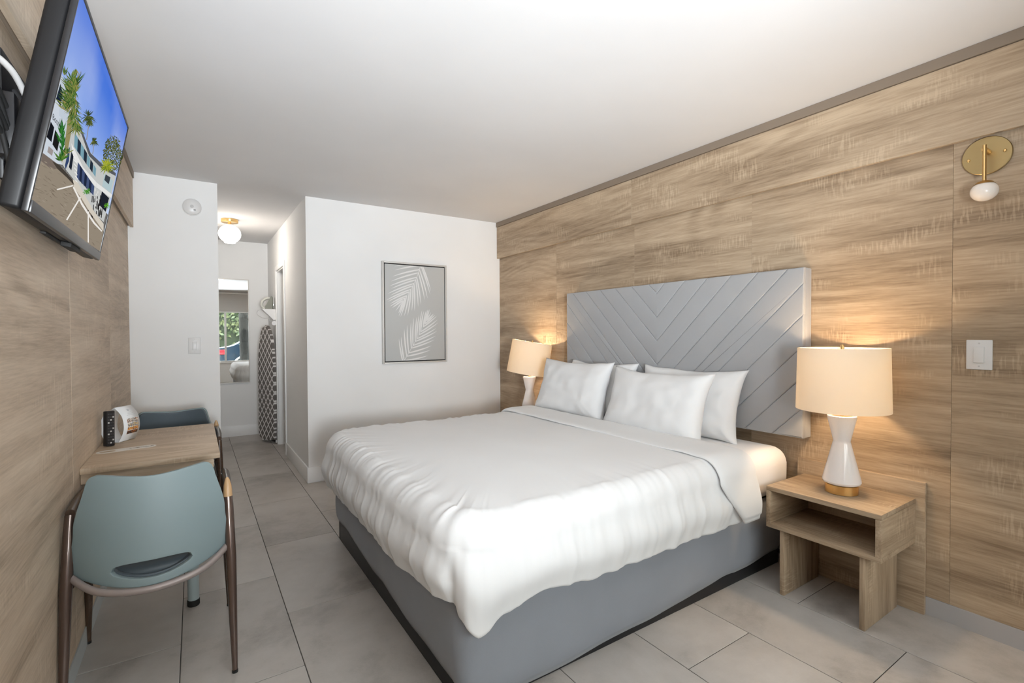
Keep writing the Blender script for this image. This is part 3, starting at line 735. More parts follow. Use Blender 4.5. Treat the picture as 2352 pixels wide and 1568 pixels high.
# ------------------------------------------------------------------ added fill lamp, unseen behind the camera, evens out the daylight
FLo = Vector((0.12, -1.05, 0))
tr = thing('fill_lamp', 'added fill lamp with tilted cone shade, unseen behind the camera', 'fill lamp', FLo)
lathe('base', [(0, 0), (0.14, 0), (0.145, 0.006), (0.14, 0.02), (0.02, 0.03), (0, 0.03)], brass, tr, 40)
tube('pole', [(0, 0, 0.03), (0, 0, 1.10)], 0.011, brass, tr, 16)
hd_ = lathe('cone_shade', [(0, -0.06), (0.03, -0.06), (0.05, -0.03), (0.12, 0.10), (0.117, 0.10), (0.046, -0.026), (0.0, -0.05)], trimwhite, tr, 40)
hd_.location = (0, 0, 1.15); LAMP_ROT = (R(117), 0, R(-17))
hd_.rotation_euler = (LAMP_ROT[0]-math.pi, 0, LAMP_ROT[2])
ul = lamp_obj('fill_light', 'SPOT', (0, 0, 0.095), 425, (0.90, 0.955, 1.0), shadow_soft_size=0.25, spot_size=R(96), spot_blend=1.0); ul.parent = hd_  # added spot that lifts the ceiling and the far end of the room
ul.rotation_euler = (math.pi, 0, 0)

# ------------------------------------------------------------------ television
TVo = Vector((-0.3125, 1.545, 1.6155)); E1 = Vector((0.002, 1.0, 0.0128)).normalized(); E2 = Vector((0.184, 0.0, 0.983))
E2 = (E2-E1*E2.dot(E1)).normalized(); E3 = E1.cross(E2).normalized()
if E3.x < 0: E3 = -E3
TW, TH = 0.952, 0.517
tv = thing('television', 'flat television tilted down on the left wall showing a motel picture', 'television', TVo)
TVM = Matrix((E1, E2, E3)).transposed().to_4x4()           # local u, v, n
tv.matrix_world = Matrix.Translation(TVo) @ TVM
bz = 0.009
box('back_shell', (-bz, TW+bz, -0.030, TH+bz, -0.052, -0.010), tvshell, tv, 0.010, seg=3)
box('rear_housing', (0.14, TW-0.14, 0.02, TH-0.16, -0.072, -0.0525), blackm, tv, 0.008)
box('bezel_side', (-bz, 0.0, -0.030, TH+bz, -0.0098, 0.003), blackm, tv, 0.002)
box('bezel_side', (TW, TW+bz, -0.030, TH+bz, -0.0098, 0.003), blackm, tv, 0.002)
box('bezel_top', (0.0002, TW-0.0002, TH, TH+bz, -0.0098, 0.003), tvsilver, tv, 0.002)
box('bezel_bottom', (0.0002, TW-0.0002, -0.030, 0.0, -0.0098, 0.006), tvsilver, tv, 0.003)
box('sensor_bar', (0.50, 0.64, -0.044, -0.0302, -0.030, -0.004), rubber, tv, 0.002)
box('sensor_bar', (0.33, 0.72, -0.037, -0.0302, -0.045, -0.031), rubber, tv, 0.002)
scr = box('screen', (0.0, TW, 0.0, TH, -0.0098, 0.0), blackm, tv)
# picture on the screen, as flat coloured shapes; photo pixels are turned into positions on the screen's plane
def scr_uv(px, py):
    p = on_plane(px, py, TVo, E3)-TVo; return p.dot(E1), p.dot(E2)
class Pic:
    def __init__(s): s.v = []; s.f = []; s.c = []; s.k = 0
    def poly(s, pts, col, raw=False):
        q = pts if raw else [scr_uv(x/2.53, y/2.53) for x, y in pts]
        cols = col if isinstance(col, list) else [col]*len(q)
        if not isinstance(col, list):
            q = clip(clip(clip(clip(q, 1, 0, TW-0.001), -1, 0, -0.001), 0, 1, TH-0.001), 0, -1, -0.001)
            cols = [col]*len(q)
        if len(q) < 3: return
        s.k += 1; d = 0.0004+0.0000025*s.k; b = len(s.v)
        s.v += [(a, c, d) for a, c in q]; s.c += cols; s.f.append(tuple(range(b, b+len(q))))
    def leaf(s, x, y, L, w, ang, col):
        a = R(ang); dx, dy = math.cos(a), math.sin(a)
        s.poly([(x, y), (x+dx*L*0.5-dy*w, y+dy*L*0.5+dx*w), (x+dx*L, y+dy*L), (x+dx*L*0.5+dy*w, y+dy*L*0.5-dx*w)], col)
S = lambda r, g, b: tuple(((c/255+0.055)/1.055)**2.4 if c > 10 else c/3294 for c in (r, g, b))
pc = Pic(); rr = random.Random(3)
NSX, NSY = 16, 12                               # sky: deep blue at the top, pale near the roofs, thin diagonal cloud
def sky(u, v):
    t = min(1, max(0, (v/TH-0.30)/0.70)); cl = max(0, noise.noise(Vector((u*3.0+v*5.0, v*2.2-u*2.5, 4.0)))*0.9+0.25)*(1-0.65*t)
    c = [lerp(x, y, min(1, t*1.05+0.12*u/TW)) for x, y in zip(S(176, 203, 247), S(66, 116, 222))]
    return tuple(lerp(x, y, min(0.8, cl)) for x, y in zip(c, S(222, 232, 250)))
for i in range(NSX):
    for j in range(NSY):
        q = [(lerp(0.001, TW-0.001, (i+a)/NSX), lerp(0.30*TH, TH-0.001, (j+b)/NSY)) for a, b in ((0, 0), (1, 0), (1, 1), (0, 1))]
        pc.poly(q, [sky(*p) for p in q], True); pc.k -= 1
pc.poly([(150, 1170), (243, 885), (330, 950), (430, 1075), (600, 1345), (580, 1460)], S(150, 138, 122))     # parking lot
pc.poly([(243, 885), (330, 945), (352, 975), (300, 985), (232, 930)], S(120, 108, 100))
for i in range(420):
    x, y = rr.uniform(170, 560), rr.uniform(930, 1430); g = rr.randint(-22, 18)
    if y > 900+(x-240)*1.15 and y < 1170+(x-150)*0.62: pc.leaf(x, y, rr.uniform(8, 50), rr.uniform(1, 4), rr.uniform(15, 55), S(146+g, 134+g, 119+g))
pc.poly([(350, 420), (345, 660), (420, 720), (415, 830), (380, 960), (330, 950), (243, 885), (300, 640)], S(206, 214, 224))   # near facade
pc.poly([(350, 420), (425, 570), (448, 700), (420, 740), (340, 670)], S(196, 206, 218)); pc.poly([(372, 520), (395, 570), (390, 650), (368, 610)], S(34, 44, 62))
pc.poly([(348, 485), (363, 540), (350, 615), (322, 575)], S(28, 38, 56))
pc.poly([(292, 705), (312, 740), (296, 825), (268, 795)], S(24, 26, 32)); pc.poly([(318, 752), (345, 800), (330, 880), (302, 838)], S(30, 30, 30))
pc.poly([(280, 848), (307, 872), (300, 905), (272, 882)], S(160, 152, 150)); KT = pc.k+0.5
pc.poly([(415, 735), (445, 700), (520, 880), (580, 950), (665, 1000), (670, 1030), (640, 1150), (600, 1290), (570, 1260), (500, 1160), (440, 1060), (380, 985), (350, 940), (380, 840)], S(198, 200, 198))  # long wing
pc.poly([(440, 690), (455, 705), (525, 890), (590, 950), (672, 1005), (670, 1022), (585, 975), (515, 905)], S(90, 92, 98))    # roof edge
pc.poly([(412, 830), (432, 870), (480, 970), (560, 1060), (650, 1130), (645, 1150), (555, 1085), (470, 1000), (420, 905)], S(232, 232, 230))  # walkway
for i in range(7):
    t = i/7; x = lerp(432, 560, t); y = lerp(770, 985, t); h = lerp(80, 45, t); w = lerp(20, 14, t)
    pc.poly([(x, y), (x+w, y+w*1.6), (x+w-4, y+w*1.6+h), (x-4, y+h)], S(38, 48, 62) if i % 2 else S(120, 160, 175))
    x = lerp(450, 545, t); y = lerp(940, 1080, t)
    pc.poly([(x, y), (x+w, y+w*1.5), (x+w-6, y+w*1.5+h*1.1), (x-6, y+h*1.1)], S(34, 42, 66) if i % 2 else S(70, 84, 120))
pc.poly([(393, 870), (404, 850), (398, 935), (378, 985), (375, 960)], S(52, 70, 110)); pc.poly([(412, 880), (425, 905), (412, 990), (398, 970)], S(30, 36, 48))
for i in range(10): pc.poly([(418+i*2.2, 850+i*24), (434+i*2.2, 868+i*24), (434+i*2.2, 875+i*24), (418+i*2.2, 857+i*24)], S(240, 240, 238))
pc.poly([(605, 1010), (655, 1050), (640, 1120), (592, 1080)], S(180, 200, 205)); pc.poly([(612, 1012), (640, 1030), (630, 1070), (604, 1045)], S(60, 66, 74))
pc.poly([(590, 1110), (632, 1150), (612, 1230), (575, 1190)], S(32, 36, 46))
for i in range(24):
    x, y = rr.uniform(510, 590), rr.uniform(1110, 1240); pc.poly([(x, y), (x+4, y+3), (x+2, y+40), (x-3, y+38)], S(30, 28, 28))
for i in range(9):
    x, y = 556+rr.uniform(-6, 12), 1060+i*15; pc.leaf(x, y, 22, 3, rr.uniform(40, 120), S(225, 224, 222))
pc.poly([(425, 1085), (470, 1150), (515, 1225), (600, 1345), (600, 1300), (540, 1220), (450, 1060), (420, 1040)], S(214, 206, 192))   # pavement
pc.poly([(300, 935), (345, 960), (420, 1045), (428, 1075), (385, 1030), (330, 980)], S(70, 64, 58))
for pts in ([(326, 1097), (420, 1073), (424, 1081), (330, 1104)], [(381, 1275), (462, 1142), (468, 1148), (388, 1280)], [(507, 1228), (514, 1228), (514, 1410), (507, 1406)], [(420, 1088), (427, 1083), (478, 1180), (548, 1290), (592, 1340), (588, 1346), (540, 1297), (470, 1190)]): pc.poly(pts, S(240, 236, 230))
def palm(x, y, n, L, cols, spread=(200, 340), w=6):
    for i in range(int(n*1.9)): pc.leaf(x+rr.uniform(-6, 6), y+rr.uniform(-6, 6), L*rr.uniform(0.4, 1.1), w*rr.uniform(0.3, 0.75), rr.uniform(*spread), S(*rr.choice(cols)))
GR = [(70, 104, 44), (98, 128, 58), (48, 76, 36), (132, 142, 70), (150, 140, 84)]
pc.poly([(370, 870), (388, 700), (405, 640), (418, 640), (412, 760), (390, 880), (355, 945)], S(150, 140, 96))
for t in range(9): palm(lerp(385, 430, t/9), lerp(640, 470, t/9), 16, 95, GR, (205, 320), 5); palm(lerp(440, 405, t/9), lerp(740, 540, t/9), 12, 70, GR, (30, 150), 5)
for t in range(6): palm(430, 400+t*45, 10, 55, GR, (60, 120), 5)
for t in range(7): palm(350+rr.uniform(-8, 10), 760+t*25, 8, 70, [(40, 110, 44), (60, 130, 50), (30, 84, 36)], (240, 300), 5)
palm(345, 930, 30, 60, [(60, 110, 40), (90, 130, 50), (40, 80, 30)], (200, 340), 5); palm(380, 890, 16, 45, GR, (200, 340), 5)
palm(365, 430, 14, 60, GR, (240, 300), 4)
for x, y, L in ((505, 670, 60), (513, 700, 40), (538, 815, 34)):
    palm(x, y, 26, L, [(74, 88, 44), (110, 116, 60), (50, 64, 34)], (30, 150), 4); palm(x, y, 14, L*0.6, [(74, 88, 44), (50, 64, 34)], (200, 340), 4)
pc.poly([(503, 730), (507, 730), (496, 810), (492, 808)], S(150, 140, 120)); pc.poly([(536, 835), (539, 835), (531, 895), (528, 890)], S(150, 140, 120))
for i in range(900):
    a = rr.uniform(0, 6.28); q = rr.random()**0.5; x = 645+52*q*math.cos(a)*(1+0.1*math.sin(a*3)); y = 885+105*q*math.sin(a)
    pc.leaf(x, y, rr.uniform(5, 17), rr.uniform(1.2, 3.6), rr.uniform(20, 160), S(*rr.choice([(70, 82, 40), (96, 104, 52), (52, 62, 34), (120, 118, 66), (84, 90, 48)])))
palm(608, 960, 40, 50, [(150, 160, 40), (170, 176, 60), (110, 130, 40)], (0, 360), 5); palm(490, 1110, 16, 22, [(60, 130, 40), (80, 150, 50)], (0, 360), 5); palm(608, 1190, 14, 20, [(90, 160, 40)], (0, 360), 4)
palm(705, 900, 10, 40, [(60, 70, 40)], (60, 120), 5)
me = bpy.data.meshes.new('screen_picture'); me.from_pydata(pc.v, [], pc.f)
ca = me.color_attributes.new('Col', 'FLOAT_COLOR', 'POINT')
for i, c in enumerate(pc.c): ca.data[i].color = (*c, 1)
mp = bpy.data.materials.new('screen_glow'); mp.use_nodes = True; k = NT(mp); k.t.nodes.clear()
at = k.n('ShaderNodeAttribute'); at.attribute_name = 'Col'; em = k.n('ShaderNodeEmission'); oo = k.n('ShaderNodeOutputMaterial')
k.l(at.outputs['Color'], em.inputs[0]); em.inputs[1].default_value = 0.95/2**EXPO; k.l(em.outputs[0], oo.inputs[0])
me.materials.append(mp); po = bpy.data.objects.new('screen_picture', me); link(po, scr)
# lettering on the pictured facade
cu = bpy.data.curves.new('lettering', 'FONT'); cu.body = 'Botanic'; cu.size = 0.055; cu.extrude = 0
inkm = bpy.data.materials.new('screen_ink'); inkm.use_nodes = True; k = NT(inkm); k.t.nodes.clear()
em = k.n('ShaderNodeEmission'); oo = k.n('ShaderNodeOutputMaterial'); em.inputs[0].default_value = (0.03, 0.035, 0.05, 1); em.inputs[1].default_value = 0.12; k.l(em.outputs[0], oo.inputs[0])
to = bpy.data.objects.new('lettering_curve', cu); COL.objects.link(to)
bpy.context.view_layer.update()
tm = bpy.data.meshes.new_from_object(to); bpy.data.objects.remove(to)
ua, va = scr_uv(301/2.53, 690/2.53); ub, vb = scr_uv(344/2.53, 742/2.53)
ln = max(v.co.x for v in tm.vertices); ht = max(v.co.y for v in tm.vertices)
uc, vc = scr_uv(303/2.53, 655/2.53)
dirv = Vector((ub-ua, vb-va)); upv = Vector((uc-ua, vc-va))
txt = [(v.co.x, v.co.y) for v in tm.vertices]
for v, (x, y) in zip(tm.vertices, txt):
    q = Vector((ua, va))+dirv*(x/ln*1.35)+upv*(y/ht*1.0); v.co = Vector((q.x, q.y, 0.0004+0.0000025*KT))
tm.materials.append(inkm); lo = bpy.data.objects.new('lettering', tm); link(lo, scr)
# wall mount and cables behind the set
wm = thing('tv_mount', 'black metal tilting wall bracket behind the television', 'wall mount', (XL, 1.95, 1.85))
box('wall_plate', (0.0008, 0.012, -0.26, 0.26, -0.16, 0.16), blackmetal, wm, 0.002)
for y in (-0.17, 0.17):
    tube('arm', [(0.0125, y, 0.09), (0.052, y, 0.03)], 0.012, blackmetal, wm, 8)
box('cable_box', (0.0125, 0.050, -0.335, -0.265, -0.12, 0.03), blackm, wm, 0.004)
def cable(label, pts, rad, m_): return tag(tube('tv_cable', smoothpath(pts, 10), rad, m_, None, 8), label, 'cable', 'cables behind the television')
cable('white cable arching from the wall to the back of the television', [(-0.393, 1.30, 1.80), (-0.36, 1.42, 1.885), (-0.335, 1.53, 1.895), (-0.330, 1.66, 1.86)], 0.007, plasticw)
for i, (a, b) in enumerate(((0.02, 0.03), (-0.015, 0.0), (0.035, -0.04), (-0.03, -0.07), (0.05, -0.10))):
    cable(['black cable looping highest behind the television', 'black cable second from the top behind the television', 'black cable midway behind the television', 'black cable second lowest behind the television', 'black cable hanging lowest behind the television'][i],
          [(-0.392, 1.42+a, 1.83+b), (-0.372, 1.47-a, 1.86+b*1.2), (-0.368, 1.56, 1.84+b+0.01*i), (-0.362, 1.65+a, 1.78+b)], 0.0055, rubber)

# ------------------------------------------------------------------ table against the left wall
TBo = (-0.155, 3.05, 0)
tb = thing('wall_table', 'small oak laminate table fixed to the left wall', 'table', TBo)
box('tabletop', (XL+0.001, 0.090, 2.60, 3.49, 0.735, 0.76), wood_tx, tb, 0.002, off=TBo)
box('apron', (XL+0.001, 0.066, 2.622, 2.644, 0.690, 0.7347), wood_tx, tb, 0.001, off=TBo)
box('apron', (XL+0.001, 0.066, 3.446, 3.468, 0.690, 0.7347), wood_tx, tb, 0.001, off=TBo)
box('apron', (0.044, 0.066, 2.6445, 3.4455, 0.690, 0.7347), wood_y, tb, 0.001, off=TBo)
for y in (2.785, 3.31):
    l = lathe('leg', [(0, 0.03), (0.024, 0.03), (0.024, 0.7345), (0, 0.7345)], bluegrey, tb, 28, c=(-0.022-TBo[0], y-TBo[1], 0))
    lathe('foot', [(0, 0), (0.024, 0), (0.026, 0.004), (0.026, 0.028), (0, 0.0298)], rubber, l, 28, c=(-0.022-TBo[0], y-TBo[1], 0))

# chairs ------------------------------------------------------------
def make_chair(label, loc, rotz, tips):
    t = thing('armchair', label, 'chair', loc, rotz, 'chairs at the wall table')
    for s in (-1, 1):
        rl = tube('leg', [(s*0.249, -0.272, 0.010), (s*0.247, -0.24, 0.18), (s*0.245, -0.20, 0.42), (s*0.241, -0.155, 0.60), (s*0.239, -0.140, 0.672)], [0.0095, 0.014, 0.0185, 0.018, 0.0155], postm, t, 16)
        fl_ = tube('leg', [(s*0.258, 0.275, 0.010), (s*0.252, 0.255, 0.20), (s*0.247, 0.235, 0.42), (s*0.243, 0.215, 0.655)], [0.0095, 0.014, 0.0175, 0.0145], walnut, t, 16)
        tube('foot_cap', [(s*0.249, -0.272, 0.0), (s*0.249, -0.272, 0.0099)], 0.0105, rubber, rl, 12)
        tube('foot_cap', [(s*0.258, 0.275, 0.0), (s*0.258, 0.275, 0.0099)], 0.0105, rubber, fl_, 12)
        ar = tube('arm', [(s*0.239, -0.140, 0.676), (s*0.243, 0.0, 0.680), (s*0.244, 0.14, 0.676), (s*0.243, 0.225, 0.665)], [0.0145, 0.015, 0.015, 0.013], walnut, t, 14)
        if s in tips: tube('arm_tip', [(s*0.2395, -0.148, 0.650), (s*0.239, -0.1435, 0.690), (s*0.2385, -0.139, 0.712), (s*0.238, -0.137, 0.724)], [0.0165, 0.0145, 0.0095, 0.004], tipwood, ar, 14)
    rail = smoothpath([(-0.242, -0.175, 0.470), (-0.15, -0.262, 0.425), (0, -0.295, 0.408), (0.15, -0.262, 0.425), (0.242, -0.175, 0.470)], 8)
    tube('back_rail', rail, 0.0125, railm, t, 12, 0.9)
    for s in (-1, 1): tube('side_rail', [(s*0.235, -0.19, 0.435), (s*0.238, 0.22, 0.425)], 0.011, walnut, t, 10)
    tube('front_rail', [(-0.240, 0.215, 0.42), (0.240, 0.215, 0.42)], 0.011, walnut, t, 10)
    # seat cushion
    def seat_pt(a, b):
        u, v = a*2-1, b*2-1
        x = 0.222*u*(1-0.04*v*v); y = -0.015+0.225*v
        if v < 0: y = -0.015+v*(0.150+0.085*(1-u*u))
        e = (max(0, 1-abs(u)**6)*max(0, 1-abs(v)**6))**0.35
        return x, y, e
    bm = bmesh.new()
    grid_bm(lambda a, b: Vector((seat_pt(a, b)[0], seat_pt(a, b)[1], 0.445+0.036*seat_pt(a, b)[2]-0.012*(1-((a*2-1)**2))*(1-(b*2-1)**2))), 26, 26, bm)
    grid_bm(lambda a, b: Vector((seat_pt(a, b)[0], seat_pt(a, b)[1], 0.445-0.012*seat_pt(a, b)[2])), 26, 26, bm)
    bmesh.ops.remove_doubles(bm, verts=bm.verts, dist=0.0005); finish('seat', bm, slate, t, smooth=True)
    # back shell with its slot, and the cushion on the inside
    def back(name, m_, y_off, th, shrink):
        bm = bmesh.new(); NU, NV = 64, 26
        VM = 0.13
        def half(u): a = abs(u+0.0)/0.50; return math.sqrt(max(0, 1-a*a)) if a < 1 else 0
        def pos(u, v):
            zb = 0.418+0.050*u*u+shrink; zt = 0.800-0.006*math.cos(u*math.pi)-shrink+0.006*abs(u)
            cr = max(0, (abs(u)-0.84)/0.16); zt -= 0.040*(1-math.sqrt(max(0, 1-cr*cr)))
            z = zb+(zt-zb)*v
            hw = interp([(0.42, 0.224), (0.50, 0.232), (0.62, 0.222), (0.81, 0.186)], z)-shrink
            cb = max(0, (abs(u)-0.9)/0.1)
            x = hw*u
            y = -0.165-lerp(0.115, 0.055, v)*(1-u*u)-0.012*v+y_off
            return Vector((x, y, z))
        def hi(u): return VM+0.095*half(u)**0.8
        def lo(u): return VM-0.060*half(u)
        def us(i): return -1+2*i/NU
        rowsU = [[bm.verts.new(pos(us(i), lerp(hi(us(i)), 1, j/NV))) for j in range(NV+1)] for i in range(NU+1)]
        rowsL = [[bm.verts.new(pos(us(i), lerp(0, lo(us(i)), j/5))) for j in range(6)] for i in range(NU+1)]
        for rows in (rowsU, rowsL):
            for A, B in zip(rows, rows[1:]):
                for j in range(len(A)-1): bm.faces.new((A[j], B[j], B[j+1], A[j+1]))
        bmesh.ops.remove_doubles(bm, verts=bm.verts, dist=0.0006)
        o = finish(name, bm, m_, t, smooth=True)
        md = o.modifiers.new('solid', 'SOLIDIFY'); md.thickness = th; md.offset = 0.0
        md = o.modifiers.new('bevel', 'BEVEL'); md.width = th*0.42; md.segments = 3; md.limit_method = 'ANGLE'; md.angle_limit = R(50)
        return o
    bs = back('back_shell', shellm, 0.0, 0.020, 0.0)
    back('back_cushion', slate, 0.019, 0.016, 0.006)
    box('tag', (-0.055, -0.020, -0.2135, -0.2120, 0.765, 0.7685), plastics, bs)
    return t
make_chair('teal-grey armchair with its back to the camera at the wall table', (-0.136, 2.41, 0), 0, (1,))
make_chair('slate blue armchair on the far side of the wall table', (-0.125, 3.70, 0), R(180), (-1,))

# table items -------------------------------------------------------
bs = thing('brochure_stand', 'white card leaflet curled into a standing loop on the wall table', 'brochure', (-0.325, 3.185, 0.7605), -YAW)
CWD = 0.105
half_ = smoothpath([(0.030, 0, 0.0015), (0.052, 0, 0.045), (0.058, 0, 0.085), (0.047, 0, 0.135), (0.012, 0, 0.176)], 8)
halfl = smoothpath([(-0.034, 0, 0.0015), (-0.056, 0, 0.045), (-0.060, 0, 0.085), (-0.044, 0, 0.135), (0.012, 0, 0.1765)], 8)
path = halfl[::-1]+[Vector((-0.002, 0, 0.0015))]+half_
bm = bmesh.new()
A = [bm.verts.new((p.x, -CWD/2, p.z)) for p in path]; B = [bm.verts.new((p.x, CWD/2, p.z)) for p in path]
for i in range(len(path)-1): bm.faces.new((A[i], A[i+1], B[i+1], B[i]))
o = finish('card_loop', bm, card, bs, auto=60); md = o.modifiers.new('solid', 'SOLIDIFY'); md.thickness = 0.0012; md.offset = 0
def printed(name, cols, s0, s1, y0, y1, n, seed):
    """flat print on the curved right-hand face of the loop"""
    bm = bmesh.new(); q = random.Random(seed); N = len(half_)-1
    def P(s, y):
        f = s*N; i = min(N-1, int(f)); p = half_[i].lerp(half_[i+1], f-i); d = (half_[i+1]-half_[i]); nn = Vector((d.z, 0, -d.x)).normalized()
        return Vector((p.x, 0, p.z))+nn*0.0011+Vector((0, y, 0))
    lay = []
    for i in range(n):
        a, b = lerp(y0, y1, i/n), lerp(y0, y1, (i+1)/n)
        for j in range(5):
            c, d = lerp(s0, s1, j/5), lerp(s0, s1, (j+1)/5)
            f = bm.faces.new([bm.verts.new(P(c, a)), bm.verts.new(P(c, b)), bm.verts.new(P(d, b)), bm.verts.new(P(d, a))]); f.material_index = q.randrange(len(cols))
    return finish(name, bm, [mat(f'print_{int(c[0]*255)}_{int(c[1]*255)}_{int(c[2]*255)}', c, 0.5) for c in cols], o)
food = [[(0.35, 0.16, 0.10), (0.75, 0.68, 0.6), (0.16, 0.16, 0.15), (0.5, 0.45, 0.4)], [(0.55, 0.40, 0.20), (0.70, 0.62, 0.45), (0.35, 0.30, 0.20), (0.2, 0.22, 0.3)], [(0.75, 0.32, 0.06), (0.6, 0.22, 0.05), (0.8, 0.5, 0.2), (0.12, 0.06, 0.04)], [(0.03, 0.02, 0.02), (0.05, 0.03, 0.02), (0.45, 0.15, 0.04), (0.10, 0.05, 0.03)]]
for i, cs in enumerate(food):
    b = 0.655-0.115*i; printed('photo_strip', cs, b-0.098, b, -0.028, 0.042, 16, i+2)
for i in range(3): printed('printed_line', [(0.55, 0.58, 0.60)], 0.735+0.035*i, 0.742+0.035*i, -0.02+0.008*i, 0.034-0.008*i, 1, 1)
printed('emblem', [(0.45, 0.48, 0.52), (0.7, 0.72, 0.74)], 0.84, 0.89, 0.0, 0.014, 3, 4)
rc = thing('remote_control', 'slim black remote control standing against the card loop', 'remote', (-0.357, 3.050, 0.7605), -YAW)
rc.rotation_euler = (R(-4.5), R(-4), R(-42))
box('body', (-0.011, 0.011, -0.021, 0.021, 0.002, 0.172), blackm, rc, 0.004)
for i in range(11):
    for j in range(3): box('button', (0.0108, 0.0125, -0.0155+0.0115*j, -0.0085+0.0115*j, 0.014+i*0.0138, 0.021+i*0.0138), plastics if (i*3+j) % 4 == 1 else mat('button_grey', (0.05, 0.05, 0.055), 0.5), rc)
# paper door hanger
def hanger():
    a = Vector((-0.388, 2.905)); b = Vector((-0.166, 2.953)); d = (b-a); L = d.length; d.normalize(); n = Vector((-d.y, d.x)); w = 0.034
    bm = bmesh.new(); out = []; N = 24; inn = []
    def pt(u, v): q = a+d*u+n*v; return Vector((q.x, q.y, 0.7605))
    for i in range(N): t = math.pi/2+math.pi*i/(N-1); out.append((w+w*math.cos(t), w*math.sin(t)))
    for i in range(N): t = -math.pi/2+math.pi*i/(N-1); out.append((L-w+w*math.cos(t), w*math.sin(t)))
    hc, hr = 0.042, 0.020
    ho = [bm.verts.new(pt(hc+hr*1.5*math.cos(2*math.pi*i/32), hr*math.sin(2*math.pi*i/32))) for i in range(32)]
    vo = [bm.verts.new(pt(*p)) for p in out]
    eo = [bm.edges.new((vo[i], vo[(i+1) % len(vo)])) for i in range(len(vo))]+[bm.edges.new((ho[i], ho[(i+1) % 32])) for i in range(32)]
    bmesh.ops.triangle_fill(bm, edges=eo, use_beauty=True)
    o = finish('door_hanger', bm, mat('cream_card', (0.74, 0.70, 0.64), 0.5)); md = o.modifiers.new('solid', 'SOLIDIFY'); md.thickness = 0.0008; md.offset = 1
    tag(o, 'cream card door hanger with a hole, lying on the wall table', 'door hanger')
    bm = bmesh.new(); q = random.Random(5)
    for i in range(26):
        u = lerp(L*0.55, L*0.95, q.random()); v = q.uniform(-0.022, 0.006)*(1 if u < L-w else 0.6); s = q.uniform(0.003, 0.008)
        bm.faces.new([bm.verts.new(pt(u+s*math.cos(k*1.2566+q.random()*0.6), v+s*0.6*math.sin(k*1.2566))+Vector((0, 0, 0.0012+0.00001*i))) for k in range(5)])
    finish('leaf_print', bm, mat('olive_ink', (0.30, 0.27, 0.21), 0.6), o)
hanger()

# ------------------------------------------------------------------ outside, seen through the window by way of the mirror
asph = mat('pale_concrete', (0.42, 0.41, 0.39), 0.9)
gro = struct('ground', (-14, 16, -16, YF-0.13, -0.14, -0.10), asph)
tk = thing('tree_trunk', 'rough dark tree trunk just outside the window', 'tree', (1.25, -2.25, -0.1))
bark = mat('dark_bark', (0.022, 0.022, 0.02), 0.95); k = NT(bark); k.bump(k.noise(k.mapping(k.objvec(False), (1, 1, 0.35)), 26, 4), 0.9, 0.03)
def trunkfn(a, b):
    t = a*2*math.pi; z = b*4.2; r_ = 0.125+0.02*math.exp(-z*2)+0.012*noise.noise(Vector((math.cos(t)*2, math.sin(t)*2, z*4)))
    return Vector((r_*math.cos(t)-0.01*z, r_*math.sin(t), z))
bm = grid_bm(trunkfn, 28, 60); bmesh.ops.remove_doubles(bm, verts=bm.verts, dist=0.0005); finish('bark', bm, bark, tk, smooth=True)
bm = bmesh.new(); q = random.Random(11)
for i in range(500):
    p = Vector((q.gauss(-0.04, 0.7), q.gauss(0, 0.7), 4.5+q.gauss(0, 0.35))); s = q.uniform(0.06, 0.13)
    a, b = Vector((q.gauss(0, 1), q.gauss(0, 1), q.gauss(0, 1))).normalized(), Vector((q.gauss(0, 1), q.gauss(0, 1), q.gauss(0, 1))).normalized()
    bm.faces.new([bm.verts.new(p+a*s), bm.verts.new(p+b*s*0.4), bm.verts.new(p-a*s), bm.verts.new(p-b*s*0.4)])
def leafmat(name, c1, c2):
    m = mat(name, c1, 0.6); k = NT(m); v = k.objvec(False); k.l(k.ramp(k.noise(v, 4.5, 2), [(0.35, c1), (0.65, c2)]), k.b.inputs['Base Color']); return m
lfm = leafmat('sunlit_leaves', (0.012, 0.035, 0.005), (0.07, 0.085, 0.03))
o = finish('crown', bm, lfm, tk); o['kind'] = 'stuff'
hd = thing('hedge', 'tall sunlit green hedge across the parking lot', 'hedge', (2.0, -9.0, -0.1))
def hedgefn(a, b):
    x = lerp(-9, 9, a); ang = math.pi*b; return Vector((x, 0.7*math.cos(ang)+0.25*noise.noise(Vector((x*1.5, b*4, 0))), 2.7*math.sin(ang)**0.35+0.3*noise.noise(Vector((x*1.2, b*5, 3)))))
finish('inner_mass', grid_bm(hedgefn, 70, 26), mat('hedge_shade', (0.008, 0.016, 0.004), 0.9), hd, smooth=True)
bm = bmesh.new()
for i in range(9000):
    p = hedgefn(q.random(), q.uniform(0.04, 0.75)); p += Vector((0, 0.12, 0.05))*q.random(); s = q.uniform(0.05, 0.12)
    a = Vector((q.gauss(0, 1), q.gauss(0, 0.5), q.gauss(0, 1))).normalized(); b = a.cross(Vector((q.gauss(0, 0.4), 1, q.gauss(0, 0.6)))).normalized()
    bm.faces.new([bm.verts.new(p+a*s), bm.verts.new(p+b*s*0.5), bm.verts.new(p-a*s), bm.verts.new(p-b*s*0.5)])
o = finish('leaves', bm, lfm, hd); o['kind'] = 'stuff'

